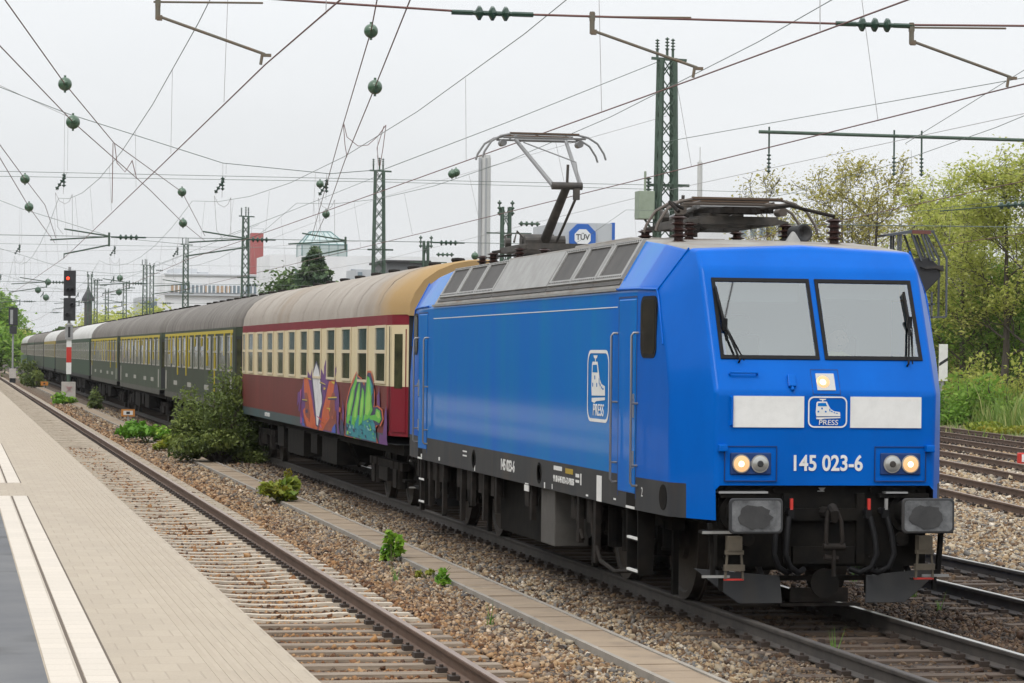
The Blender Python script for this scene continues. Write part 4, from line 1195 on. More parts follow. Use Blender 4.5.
def coach(name, label, y0, mats, roofm, frame, winW=1.12, z0=2.13, z1=3.03, endm='endgrey', group='passenger coaches of the train', sill=1.25):
    """mats: lower, upper, band, sill"""
    org = (0, y0 + 13.2, 0)
    root = empty(name, org, label, 'railway coach', group)
    Y = lambda y: y0 + y
    zs = [1.06, sill, 2.05, 3.07, 3.24]
    rings_ = [(.28, 1.20), (.9, 1.385), (1.25, 1.41), (25.15, 1.41), (25.5, 1.385), (26.12, 1.20)]
    mm = [CM[mats[3]], CM[mats[0]], CM[mats[1]], CM[mats[2]], CM[endm], CM[mats[4]] if len(mats) > 4 else CM[mats[0]]]
    q = MB()
    for (ya, wa), (yb, wb) in zip(rings_[:-1], rings_[1:]):
        endp = (ya < 1 or yb > 25.3)
        for k in range(4):
            mi = k
            if endp and k == 1 and len(mats) > 4: mi = 5
            if endp and k == 0: mi = 5 if len(mats) > 4 else 0
            za = zs[k]; zb = zs[k + 1]
            if endp and k == 0: za = sill - .02
            for s_ in (-1, 1):
                q.quad((s_ * wa, Y(ya), za), (s_ * wb, Y(yb), za), (s_ * wb, Y(yb), zb), (s_ * wa, Y(ya), zb), mi)
    for ya, w in ((.28, 1.20), (26.12, 1.20)):
        q.quad((-w, Y(ya), 1.23), (w, Y(ya), 1.23), (w, Y(ya), 3.24), (-w, Y(ya), 3.24), 4)
    q.quad((-1.4, Y(.28), 1.1), (1.4, Y(.28), 1.1), (1.4, Y(26.1), 1.1), (-1.4, Y(26.1), 1.1), 4)
    q.build('body', mm, root, org, fix=False)
    # roof
    q = MB()
    full = [(-x, z) for x, z in ROOFP] + [(x, z) for x, z in reversed(ROOFP[:-1])]
    st = [(.22, .86, -.02), (.32, .87, 0), (.8, .965, 0), (1.3, 1, 0)] + [(1.3 + k * 1.4, 1, 0) for k in range(1, 17)] + [(25.1, 1, 0), (25.6, .965, 0), (26.08, .87, 0), (26.18, .86, -.02)]
    for (ya, sa, da), (yb, sb, db) in zip(st[:-1], st[1:]):
        mi = 0
        for k in range(len(full) - 1):
            a, c = full[k], full[k + 1]
            q.quad((a[0] * sa, Y(ya), a[1] + da), (c[0] * sa, Y(ya), c[1] + da), (c[0] * sb, Y(yb), c[1] + db), (a[0] * sb, Y(yb), a[1] + db), mi)
    for ya, sa in ((.22, .86), (26.18, .86)):
        q.poly([(a * sa, Y(ya), z - .02) for a, z in full], 0)
    for k in range(1, 19, 2):          # roof seams: thin welded straps
        ya = 1.0 + k * 1.32
        if ya > 25.2: break
        for a, c in zip(full[:-1], full[1:]):
            q.prism([(a[0] * 1.002, Y(ya), a[1] + .003), (c[0] * 1.002, Y(ya), c[1] + .003), (c[0] * 1.002, Y(ya) + .035, c[1] + .003), (a[0] * 1.002, Y(ya) + .035, a[1] + .003)], (0, 0, .003))
    ro = q.build('roof', [CM[roofm], CM['roof_ochre']], root, org, smooth=35)
    q = MB()
    for k in range(10):             # ventilators along the ridge
        ya = 2.5 + k * 2.38
        q.lathe((.0, Y(ya), 4.15), (0, 0, 1), [(0, .10), (.04, .11), (.07, .13), (.10, .11), (.11, .02)], 10)
    q.build_each('ventilator', M['grime'], ro, org)
    # windows
    def window(yc, w, za, zb, s_, split=.55):
        q = MB(); x = s_ * 1.411; o_ = s_ * .004; zm = za + (zb - za) * split
        f_ = .045
        q.quad((x + o_, Y(yc - w / 2), zm), (x + o_, Y(yc + w / 2), zm), (x + o_, Y(yc + w / 2), zb), (x + o_, Y(yc - w / 2), zb), 1)
        q.quad((x + o_, Y(yc - w / 2), za), (x + o_, Y(yc + w / 2), za), (x + o_, Y(yc + w / 2), zm), (x + o_, Y(yc - w / 2), zm), 2)
        for ya, yb, z_a, z_b in ((yc - w / 2 - f_, yc + w / 2 + f_, za - f_, za), (yc - w / 2 - f_, yc + w / 2 + f_, zb, zb + f_), (yc - w / 2 - f_, yc - w / 2, za, zb), (yc + w / 2, yc + w / 2 + f_, za, zb), (yc - w / 2, yc + w / 2, zm - .03, zm + .03)):
            q.bx(x - .005, x + s_ * .022, Y(ya), Y(yb), z_a, z_b, 0)
        return q.build('window', [CM[frame], CM['glass_u'], CM['glass_l']], root, org, fix=False)
    for yc in WIN_Y:
        window(yc, winW, z0, z1, -1)
    for yc in (23.9 + .85,):
        window(yc - .0, .55, z0, z1, -1)
    for yc in WIN_Y:
        if y0 < 120: window(yc, winW, z0, z1, 1)
    # end doors
    for ya, yb, wa, wb in ((.36, .86, 1.226, 1.374), (25.54, 26.04, 1.374, 1.226)):
        for s_ in (-1, 1):
            q = MB()
            P_ = [(s_ * wa, Y(ya), 1.3), (s_ * wb, Y(yb), 1.3), (s_ * wb, Y(yb), 3.0), (s_ * wa, Y(ya), 3.0)]
            q.prism(P_, (s_ * .015, 0, 0), 0)
            if len(mats) > 4:
                q.quad(*[(s_ * w_ + s_ * .017, Y(y_), z_) for w_, y_, z_ in ((wa, ya, 2.05), (wb, yb, 2.05), (wb, yb, 3.0), (wa, ya, 3.0))], 2)
            lerp = lambda t: (s_ * (wa + (wb - wa) * t) + s_ * .019, Y(ya + (yb - ya) * t))
            a, c = lerp(.2), lerp(.8)
            q.quad((*a, 2.02), (*c, 2.02), (*c, 2.92), (*a, 2.92), 1)
            q.build('door', [CM[mats[4]] if len(mats) > 4 else CM[endm], CM['glass_l'], CM[mats[1]]], root, org)
    # gangway and buffers
    for ya, yb in ((-.02, .28), (26.12, 26.42)):
        q = MB(); q.bx(-.62, .62, Y(ya), Y(yb), 1.15, 3.35); q.build('gangway', M['rubber'], root, org, bevel=(.08, 2))
        q = MB()
        for s_ in (-1, 1): q.cyl((s_ * .875, Y(ya - .06 if ya < 1 else ya), 1.06), (s_ * .875, Y(yb if ya < 1 else yb + .06), 1.06), .16, n=14)
        q.build_each('buffer', M['black'], root, org)
    # underframe + bogies
    q = MB(); q.bx(-1.25, 1.25, Y(.35), Y(26.05), .92, 1.09)
    for a, c, zb in ((8.2, 10.4, .45), (11.2, 12.2, .55), (13.4, 16.2, .42), (17, 18.2, .5)):
        q.bx(-1.30, -.4, Y(a), Y(c), zb, .95); q.bx(.4, 1.3, Y(a), Y(c), zb, .95)
    for k in range(7): q.bar((-1.2, Y(7.4 + k * 1.9), .95), (-.9, Y(7.9 + k * 1.9), .45), .06)
    q.tube([(-.9, Y(7), .5), (-.9, Y(19), .5)], .04, 6)
    q.build('underframe', M['black'], root, org)
    for yc in (3.6, 22.8):
        q = MB()
        for s_ in (-1, 1):
            x = s_ * 1.0
            q.bx(x - .06, x + .06, Y(yc - 1.9), Y(yc + 1.9), .60, .74); q.bx(x - .1, x + .1, Y(yc - .5), Y(yc + .5), .38, .62)
            for dy in (-1.25, 1.25):
                q.bx(x - .09, x + .1, Y(yc + dy - .17), Y(yc + dy + .17), .30, .62)
                for e in (-.3, .3): q.cyl((x, Y(yc + dy + e), .3), (x, Y(yc + dy + e), .75), .085, n=10)
            q.bx(x - .02, x + .25, Y(yc - 1.95), Y(yc - 1.55), .42, .46)
        q.bx(-.9, .9, Y(yc - .25), Y(yc + .25), .5, .95)
        bo = q.build('bogie', M['grime'], root, org)
        for dy in (-1.25, 1.25):
            q = MB()
            for s_ in (-1, 1):
                q.lathe((s_ * .69, Y(yc + dy), .46), (s_, 0, 0), [(0, .485), (.025, .48), (.03, .462), (.135, .456), (.135, .39), (.11, .37), (.11, .05)], 24)
            q.cyl((-.7, Y(yc + dy), .46), (.7, Y(yc + dy), .46), .08, n=8)
            q.build('wheelset', M['wheel'], bo, org, smooth=35)
    return root, org

LEN, START = 26.45, 19.0
red, red_org = coach('red_and_cream_coach', 'cream and maroon coach with large graffiti right behind the blue locomotive', START, ['maroon', 'cream', 'crimson', 'teal', 'crimson'], 'roof_tan', 'creamframe')
CO = [('green_coach', 'dark green coach with yellow paint drips, coupled to the red and cream coach', ['green', 'green', 'green', 'greygreen'], 'roof_grey'),
      ('green_coach', 'dull green coach with yellow drips, second of the green coaches', ['green_b', 'green', 'green_b', 'greygreen'], 'roof_grey'),
      ('green_coach', 'green coach with cream sill line just before the white roofed coach', ['green_b', 'green_b', 'green', 'greygreen'], 'roof_grey'),
      ('green_coach', 'plain bottle green coach with bright pale roof behind the red signal mast', ['green_c', 'green_c', 'green_c', 'endgrey'], 'roof_light'),
      ('green_coach', 'grey green coach with brown window band, directly left of the signal mast', ['green_b', 'brownband', 'green', 'endgrey'], 'roof_grey'),
      ('green_coach', 'green coach with ochre yellow window band far down the train', ['green_c', 'ochre', 'ochre', 'endgrey'], 'roof_light'),
      ('green_coach', 'small far green coach just beyond the ochre banded one', ['green_b', 'brownband', 'green', 'endgrey'], 'roof_grey'),
      ('green_coach', 'small far green coach with grey roof, second from the tail of the train', ['green_c', 'brownband', 'green_c', 'endgrey'], 'roof_grey'),
      ('green_coach', 'pale green tail coach, the last and smallest of the train', ['pale', 'brownband', 'brownband', 'pale'], 'roof_light')]
coaches = []
for k, (nm, lb, ms, rf) in enumerate(CO):
    coaches.append(coach(nm, lb, START + LEN * (k + 1), ms, rf, 'winframe', winW=1.25, z0=2.12, z1=2.98))

# yellow band and drips on the first three green coaches
for k in range(3):
    root, org = coaches[k]; y0 = START + LEN * (k + 1); q = MB(); rr_ = random.Random(40 + k)
    q.bx(-1.4165, -1.40, y0 + 1.3, y0 + 25.1, 3.085, 3.17)
    yy = y0 + 1.6
    while yy < y0 + 24.8:
        L_ = rr_.choice([.35, .6, .9, 1.0, 1.25, 1.6]) * (1.0 if k == 0 else .8)
        w = rr_.uniform(.05, .14) * (1.2 if k == 0 else .9); zt = 3.09
        pts = [(-1.417, yy - w, zt), (-1.417, yy - w * .8, zt - L_ * .6), (-1.417, yy - w * .5, zt - L_), (-1.417, yy + w * .5, zt - L_), (-1.417, yy + w * .8, zt - L_ * .55), (-1.417, yy + w, zt)]
        q.prism([(x - .022, y, z) for x, y, z in pts], (.03, 0, 0))
        yy += rr_.uniform(.9, 2.9)
    q.build('paint_drip', CM['drip'], root, org, fix=True)
    q = MB()
    for yc in (5.0, 9.0, 15.0, 20.5): q.bx(-1.4145, -1.40, y0 + yc - .7, y0 + yc + .7, 1.5, 1.64)
    for yc in (1.8, 24.6): q.bx(-1.4145, -1.40, y0 + yc - .22, y0 + yc + .22, 1.32, 1.95)
    q.build_each('side_marking', CM['winframe'], root, org)
for k in range(2, 9):
    pass

# graffiti on the red coach: flat sprayed shapes on the panel
GC = {n: mat('spray_' + n, c, .5, col2=tuple(x * .8 for x in c), scale=4) for n, c in dict(purple=(0.13, 0.035, 0.19), orange=(0.58, 0.11, 0.03), white=(0.72, 0.72, 0.72), yellow=(0.62, 0.50, 0.05), green=(0.12, 0.50, 0.06), lime=(0.30, 0.62, 0.10), cyan=(0.02, 0.25, 0.30), navy=(0.03, 0.03, 0.10), pink=(.50, .10, .30), rust=(.27, .06, .035), blue=(.05, .10, .45), paleblue=(.30, .55, .55)).items()}
GN = list(GC)
GRAF = [   # outlines read off the photograph, set on the coach side below
 ('purple', [(98, 150), (108, 205), (90, 300), (84, 470), (100, 492), (290, 530), (300, 300), (285, 215), (292, 150), (272, 190), (262, 140), (250, 215), (232, 110), (222, 200), (200, 150), (180, 85), (168, 190), (158, 150), (145, 205), (120, 160), (112, 190)]),
 ('purple', [(72, 300), (88, 290), (84, 410), (76, 400), (80, 350), (68, 380)]),
 ('rust', [(108, 400), (150, 420), (185, 500), (225, 440), (292, 400), (292, 525), (110, 488)]),
 ('orange', [(108, 205), (130, 212), (152, 330), (186, 500), (180, 515), (125, 492), (102, 400), (118, 380)]),
 ('orange', [(286, 225), (252, 235), (232, 330), (205, 470), (192, 512), (215, 518), (258, 440), (272, 360)]),
 ('rust', [(112, 300), (126, 300), (140, 390), (140, 470), (114, 420)]), ('rust', [(284, 300), (270, 300), (250, 420), (262, 470), (286, 420)]),
 ('purple', [(136, 215), (160, 215), (172, 350), (182, 470), (160, 380)]), ('purple', [(208, 225), (246, 240), (228, 330), (205, 440), (212, 330)]),
 ('navy', [(180, 118), (198, 165), (212, 250), (217, 325), (208, 402), (190, 500), (176, 485), (166, 350), (152, 220), (166, 158)]),
 ('white', [(180, 132), (192, 168), (205, 252), (211, 322), (202, 400), (189, 488), (181, 480), (172, 350), (159, 222), (171, 162)]),
 ('navy', [(200, 240), (232, 256), (230, 262), (198, 246)]), ('yellow', [(200, 236), (232, 251), (232, 256), (200, 241)]),
 ('navy', [(100, 340), (128, 345), (128, 352), (100, 348)]), ('yellow', [(100, 336), (128, 340), (128, 345), (100, 341)]),
 ('navy', [(246, 332), (297, 330), (297, 340), (246, 340)]), ('yellow', [(246, 326), (297, 323), (297, 330), (246, 332)]),
 ('navy', [(118, 400), (130, 392), (132, 412), (120, 416)]), ('yellow', [(113, 208), (150, 222), (150, 227), (113, 214)]), ('yellow', [(240, 385), (260, 388), (258, 410), (254, 394), (240, 391)]),
 ('yellow', [(268, 235), (286, 238), (284, 252), (270, 244)]), ('yellow', [(236, 275), (224, 268), (222, 284), (230, 282)]),
 ('blue', [(99, 440), (108, 445), (117, 490), (101, 486)]), ('blue', [(290, 475), (272, 500), (268, 526), (292, 530)]), ('pink', [(90, 285), (97, 280), (99, 470), (93, 470)]),
 ('purple', [(300, 245), (312, 330), (309, 470), (318, 536), (300, 533)]), ('purple', [(326, 290), (334, 360), (338, 470), (328, 440)]), ('navy', [(322, 470), (332, 455), (342, 545), (326, 540)]), ('orange', [(313, 380), (322, 390), (320, 412), (311, 408)]), ('navy', [(318, 445), (336, 470), (338, 540), (322, 538)]),
 ('purple', [(528, 320), (540, 258), (546, 380), (530, 372)]), ('purple', [(570, 470), (582, 372), (584, 560), (590, 604), (538, 595), (545, 530), (560, 545), (566, 500)]),
 ('orange', [(344, 548), (346, 430), (352, 360), (372, 275), (412, 178), (424, 205), (440, 215), (458, 250), (474, 175), (494, 175), (510, 225), (518, 300), (514, 380), (534, 372), (560, 395), (568, 450), (550, 492), (538, 480), (522, 500), (535, 592)]),
 ('navy', [(348, 543), (350, 430), (356, 362), (376, 280), (412, 190), (421, 210), (440, 225), (456, 262), (476, 186), (492, 186), (505, 228), (512, 300), (509, 384), (530, 380), (554, 400), (561, 450), (546, 482), (520, 488), (528, 586)]),
 ('cyan', [(352, 540), (354, 440), (400, 425), (470, 430), (500, 445), (516, 480), (524, 580)]),
 ('green', [(354, 470), (360, 370), (380, 290), (412, 200), (416, 240), (398, 330), (382, 410), (372, 480)]), ('lime', [(362, 430), (372, 345), (396, 270), (408, 240), (390, 340), (374, 420)]),
 ('green', [(384, 470), (400, 370), (424, 250), (434, 240), (430, 330), (418, 440), (400, 500)]), ('lime', [(396, 440), (412, 350), (428, 265), (424, 340), (408, 440)]),
 ('green', [(424, 490), (434, 350), (446, 270), (456, 290), (454, 380), (444, 470)]), ('lime', [(432, 440), (440, 340), (450, 300), (448, 390), (440, 440)]),
 ('green', [(452, 460), (460, 360), (474, 205), (488, 215), (500, 300), (506, 400), (480, 450)]), ('lime', [(464, 420), (470, 330), (480, 250), (494, 320), (492, 390), (476, 430)]), ('cyan', [(488, 215), (498, 235), (506, 300), (500, 320), (494, 270)]),
 ('green', [(484, 432), (520, 425), (526, 390), (548, 402), (555, 448), (544, 474), (516, 458), (490, 452)]), ('lime', [(530, 404), (544, 412), (548, 440), (538, 446), (526, 430)]),
]
def graf(parent, org):
    q = MB(); r_ = random.Random(5)
    def at(px, py, lift):          # spot on the coach side, 1.4 m left of the track centre
        u = 285 + px / 5.692; v = 340 + py / 5.692
        d = fw + r2 * ((u - 512) / FPX) - u2 * ((v - 341.5) / FPX)
        p = CAM + d * ((-1.4135 - CAM.x) / d.x)
        return (-1.4135 - lift, p.y, max(1.068, p.z))
    for k, (c, pts) in enumerate(GRAF):
        out = []
        for a, b2 in zip(pts, pts[1:] + pts[:1]):
            out.append(a); L_ = math.hypot(b2[0] - a[0], b2[1] - a[1])
            if L_ > 60: out.append(((a[0] + b2[0]) / 2 + r_.uniform(-5, 5), (a[1] + b2[1]) / 2 + r_.uniform(-5, 5)))
        q.poly([at(x, y, .0005 * (k + 1)) for x, y in out], GN.index(c))
    for k in range(46):            # dabs and curls in the lower part of the green piece, specks in the orange one
        g_ = k < 34
        x = r_.uniform(360, 515) if g_ else r_.uniform(112, 285); y = r_.uniform(455, 560) if g_ else r_.uniform(430, 505)
        w = r_.uniform(3, 8); h_ = r_.uniform(8, 24); t = r_.uniform(-8, 8)
        q.poly([at(x - w, y, .026 + k * .0003), at(x + w * .4, y + h_ * .2, .026 + k * .0003), at(x + w + t, y + h_, .026 + k * .0003), at(x - w * .3 + t, y + h_ * .8, .026 + k * .0003)], GN.index(r_.choice(['navy', 'green', 'navy', 'lime', 'paleblue', 'navy']) if g_ else r_.choice(['orange', 'rust', 'pink'])))
    return q.build('graffiti', [GC[n] for n in GN], parent, org, fix=False)
graf(red, red_org)
text_mesh('side_lettering', '51 80 22-40 381-5', .13, (-1.415, 38.4, 1.155), (0, -1, 0), (0, 0, 1), M['white'], red, red_org, sx=1.1)
q = MB(); q.bx(-1.42, -1.41, 19.95 + .0, 19.97, 1.3, 3.05); q.build('door_seam', M['rubber'], red, red_org)
# ------------------------------------------------------------------ overhead line equipment
M['mast'] = mat('green_lattice_paint', (0.062, 0.105, 0.075), .65, col2=(0.045, 0.07, 0.052), scale=3)
M['wire'] = mat('contact_wire_copper', (0.13, 0.055, 0.045), .6)
M['rope'] = mat('green_steel_rope', (0.11, 0.145, 0.125), .6)
M['dropper'] = mat('dropper_wire', (0.30, 0.29, 0.29), .6)
M['ball'] = mat('green_ball_insulator', (0.045, 0.10, 0.055), .3, col2=(0.06, 0.115, 0.07), scale=4, coat=.3)
M['ginsul'] = mat('dark_green_insulator', (0.025, 0.055, 0.038), .3)
M['arm'] = mat('steady_arm_tube', (0.12, 0.125, 0.10), .6, col2=(0.15, 0.10, 0.06), scale=4)
STA = [6, 76, 146, 216, 286, 356]
TRK = [(-4.97, 'platform track'), (0.0, 'occupied track'), (3.62, 'right hand track')]

def lattice(q, x, y, z0, z1, w0, w1, d0=None, bay=.75, chord=.09, lace=.035):
    n = max(3, int((z1 - z0) / bay))
    d0 = d0 or w0
    def P_(sx, sy, t):
        w = w0 + (w1 - w0) * t
        return Vector((x + sx * w / 2, y + sy * w / 2, z0 + (z1 - z0) * t))
    for sx in (-1, 1):
        for sy in (-1, 1): q.bar(P_(sx, sy, 0), P_(sx, sy, 1), chord)
    for k in range(n):
        a, c = k / n, (k + 1) / n
        s_ = 1 if k % 2 else -1
        for (u, v) in (((-1, -1), (1, -1)), ((1, -1), (1, 1)), ((1, 1), (-1, 1)), ((-1, 1), (-1, -1))):
            if s_ > 0: u, v = v, u
            q.bar(P_(*u, a), P_(*v, c), lace)
            q.bar(P_(*v, a), P_(*u, c), lace)
def string_insul(q, a, b, r=.07, n=5, mi=0):
    a = Vector(a); b = Vector(b); L_ = (b - a).length; prof = [(0, r * .3)]
    for k in range(n):
        c = L_ * (k + .5) / n; h_ = L_ / n
        prof += [(c - h_ * .3, r * .35), (c - h_ * .1, r), (c + h_ * .1, r), (c + h_ * .3, r * .35)]
    prof.append((L_, r * .3))
    q.lathe(a, b - a, prof, 8, mi)

mast_lab = {76: 'tall green lattice mast with grey cabinet, behind the lowered pantograph',
            146: 'green lattice mast rising behind the roof of the red and cream coach',
            216: 'green lattice mast left of the red brick tower',
            286: 'slim green lattice mast above the green coaches, before the white building',
            356: 'thin faint lattice mast left of the white building'}
mast_h = {76: 13.75, 146: 13.9, 216: 14.3, 286: 14.4, 356: 14.2}
for y in STA[1:]:
    x = {76: 17.6, 146: 17.2, 216: 16.05, 286: 16.55, 356: 16.7}[y]
    o = empty('lattice_mast', (x, y, -.5), mast_lab[y], 'mast', 'overhead line masts')
    q = MB(); lattice(q, x, y, -.5, mast_h[y], (.84 if y < 100 else .88) if y < 200 else .74, .50 if y < 200 else .46, chord=.13 if y < 100 else .10, lace=.04, bay=.75)
    for z in (6.8, 9.0): q.bar((x - .7, y, z), (x + .9, y, z), .10)
    q.build('lattice', M['mast'], o, (x, y, -.5), fix=False)
    q = MB()
    for dx in (-.38, .0, .22): 
        q.cyl((x + dx, y, mast_h[y]), (x + dx, y, mast_h[y] + .35), .05, n=6); string_insul(q, (x + dx, y, mast_h[y] + .3), (x + dx, y, mast_h[y] + .80 - .2 * abs(dx)), .085, 4)
    q.bar((x - .6, y, mast_h[y]), (x + .75, y, mast_h[y] - .05), .10)
    q.build('mast_head', M['mast'], o, (x, y, -.5), fix=False)
    if y == 76:
        q = MB(); q.bx(x - 1.15, x - .55, y - .5, y + .2, 7.7, 8.75); q.cyl((x - .85, y - .2, 8.75), (x - .85, y - .2, 9.5), .05, n=8)
        M['cabinet'] = mat('pale_green_cabinet', (0.27, 0.32, 0.25), .6, col2=(.22, .27, .2), scale=3)
        q.build('cabinet', M['cabinet'], o, (x, y, -.5), bevel=(.03, 2))
        q = MB(); q.bar((x - .85, y - .2, 7.7), (x - .3, y - .2, 6.9), .07); string_insul(q, (x - .7, y - .1, 8.75), (x - .7, y - .1, 9.3), .12, 4); q.tube([(x - .2, y - .4, 9.5), (x - .45, y - .5, 7.4), (x - .2, y - .5, 5)], .04, 6)
        q.build('cabinet_bracket', M['mast'], o, (x, y, -.5), fix=False)

# contact wires and catenaries
def cat_z(y):
    k = (y - 6) / 70.0; t = k - math.floor(k)
    return 8.05 - 1.1 * 4 * t * (1 - t)
def STG(k, ph):
    if k == 0: return {0: -.07, 1: .09, 2: .40}[ph]
    return .3 if (k + ph) % 2 else -.3
def stag(y, ph):
    k = int(round((y - 6) / 70.0)); return (.3 if (k + ph) % 2 else -.3)
def wire_run(cx, label, ph, zc=5.9, y0=-64, y1=426, slope=0.0, yref=0.0, dro=True, cb=0):
    pc = []; pm = []; q2 = MB()
    ys = np.arange(y0, y1 + .1, 10)
    for y in ys:
        k = (y - 6) / 70.0; a = math.floor(k); t = k - a
        sa = STG(a, ph); sb = STG(a + 1, ph)
        x = cx + slope * (y - yref) + sa + (sb - sa) * t
        pc.append((x, y, zc - .02 * math.sin(math.pi * t))); pm.append((cx + slope * (y - yref) + (sa + (sb - sa) * t) * .3, y, cat_z(y) + cb))
        if dro:
            q2.tube([(x, y + 5, zc), (pm[-1][0], y + 5, cat_z(y + 5) + cb)], .0048, 4)
    o = empty('contact_line', (cx, 0, zc), label, 'overhead wire', 'overhead contact lines along the tracks')
    q = MB(); q.tube(pc, .0092, 5); q.build('contact_wire', M['wire'], o, (cx, 0, zc), fix=False)
    q = MB(); q.tube(pm, .0072, 5); q.build('messenger_wire', M['rope'], o, (cx, 0, zc), fix=False)
    if dro: q2.build_each('dropper', M['dropper'], o, (cx, 0, zc), fix=False)
wire_run(-4.97, 'overhead line above the platform track, crossing the upper left of the sky', 0)
wire_run(0.0, 'overhead line touched by the raised pantograph', 1)
wire_run(3.62, 'overhead line of the empty track right of the locomotive', 2)
wire_run(11.4, 'overhead line over the nearest of the four rusty tracks', 0, y0=-24, y1=216, slope=.09, yref=25, zc=6.0)
wire_run(17.7, 'overhead line in front of the right hand trees', 1, y0=-24, y1=126, slope=.1, yref=25, zc=6.0)

# cross spans with their hangers
def span(y, label, near):
    o = empty('cross_span', (6, y, 6.6), label, 'cross span', 'cross spans hung between the masts')
    org = (6, y, 6.6)
    xr = 17.2 if y > 10 else 26
    hang = [(-13, 14.2), (-4.6, 11.1), (1.0, 9.45), (4.9, 9.15), (6.9, 9.35), (11.5, 11.2), (xr, 13.6)]
    if y > 10:
        q = MB(); q.tube([(x, y, z) for x, z in [(-24, 18)] + hang], .014, 5); q.build('head_rope', M['rope'], o, org, fix=False)
    q = MB(); q.tube([(-24, y, 8.95), (xr, y, 9.0)], .010, 5); q.build('upper_rope', M['rope'], o, org, fix=False)
    q = MB(); q.tube([(-24, y, 6.68), (xr, y, 6.72)] if y > 10 else [(-24, y, 7.4), (-4.8, y, 6.655), (-2.4, y, 6.58), (2.2, y, 6.60), (4.2, y, 6.65), (26, y, 7.2)], .014 if y < 10 else .012, 5); q.build('lower_rope', M['wire'] if y < 10 else M['rope'], o, org, fix=False)
    for x0, x1, z in (((-2.62, -2.15, 6.58), (2.05, 2.52, 6.60)) if y < 10 else ((-2.75, -2.0, 6.69), (2.05, 2.7, 6.69), (-9.2, -8.5, 6.69), (9.0, 9.7, 6.7))):
        q = MB(); string_insul(q, (x0, y, z), (x1, y, z), .085 if y < 10 else .10, 3 if y < 10 else 4)
        q.cyl((x0 - .25, y, z), (x0, y, z), .03, n=6); q.cyl((x1, y, z), (x1 + .25, y, z), .03, n=6)
        q.build('insulator', M['ginsul'], o, org, fix=False)
    for cx, zt in ((-4.7, 11.1), (1.0, 9.45), (4.8, 9.15)):
        if y < 10: continue
        q = MB()
        q.tube([(cx, y, zt), (cx, y, 9.05)], .008, 4); q.tube([(cx + .12, y, zt), (cx + .12, y, 9.05)], .008, 4)
        q.cyl((cx + .12, y, 9.0), (cx - .25, y, 8.3), .01, n=4)
        q.tube([(cx, y, 9.05), (cx - .02, y, 8.2)], .01, 4)
        q.tube([(cx - .30, y, 8.25), (cx - .2, y, 7.0), (cx, y, 6.75)], .010, 4); q.tube([(cx + .3, y, 8.2), (cx + .32, y, 6.72)], .010, 4)
        q.tube([(cx - .3, y, 8.25), (cx - .15, y, 7.95), (cx + .05, y, 7.85), (cx + .2, y, 7.95), (cx + .3, y, 8.2)], .010, 4)
        q.build('hanger', M['dropper'], o, org, fix=False)
        q = MB(); string_insul(q, (cx, y, 8.95), (cx, y, 8.45), .075, 4); string_insul(q, (cx + .05, y, 8.85), (cx - .28, y, 8.35), .075, 4)
        q.build('insulator', M['ginsul'], o, org, fix=False)
span(6, 'nearest cross span, a thin red wire along the top edge of the sky', True)
span(76, 'cross span hung from the tall mast with the grey cabinet', True)
span(146, 'cross span at the mast behind the red and cream coach', False)
span(216, 'faint cross span at the mast beside the red brick tower', False)
span(286, 'far faint cross span above the middle green coaches', False)

# steady arms
arm_lab = {(6, 0): 'brown steady arm at the top left of the sky, over the platform track',
           (6, 1): 'brown steady arm above the blue locomotive cab',
           (6, 2): 'brown steady arm at the top right of the sky',
           (76, 0): 'double steady arm above the red signal light',
           (76, 1): 'double steady arm left of the red brick tower',
           (76, 2): 'steady arm beside the glass roofed building'}
for y in (6, 76, 146, 216):
    for i, (cx, nm) in enumerate(TRK):
        k = int(round((y - 6) / 70)); ph = (0, 1, 2)[i]
        xc = cx + STG(k, ph)
        lab = arm_lab.get((y, i), f'far steady arm, {nm}, ' + ('level with mast behind red coach' if y == 146 else 'level with brick tower mast'))
        xs = (-6.27, -1.19, 2.75)[i] if y == 6 else cx + 1.9
        org = (xs, y, 6.4)
        q = MB()
        if y == 6:
            q.cyl((xs, y, 6.64), (xs, y, 6.38), .03, n=6); q.box((xs, y, 6.58), (.06, .05, .09)); q.box((xs + .02, y, 6.40), (.06, .05, .06))
            q.tube([(xs, y, 6.42), (xc, y, 6.02)], .018, 7); q.cyl((xc - .03, y, 6.03), (xc - .05, y, 5.9), .018, n=6); q.box((xc + .02, y, 6.01), (.10, .04, .035))
            q.tube([(xs - .05, y, 6.58), (xs + 1.2, y, 6.61)], .012, 6)
        else:
            q.cyl((xs, y, 6.85), (xs, y, 6.35), .04, n=6)
            q.tube([(xs, y, 6.72), (xs - 1.6, y, 6.95)], .028, 6); q.tube([(xs, y, 6.70), (xs - 2.1, y, 6.55)], .028, 6); q.tube([(xs, y, 6.40), (xc, y, 6.05)], .028, 6); q.cyl((xc, y, 6.07), (xc, y, 5.9), .02, n=5)
        o = q.build('steady_arm', M['arm'] if y == 6 else M['mast'], None, org, fix=False)
        tag(o, lab, 'steady arm', 'steady arms of the overhead line')

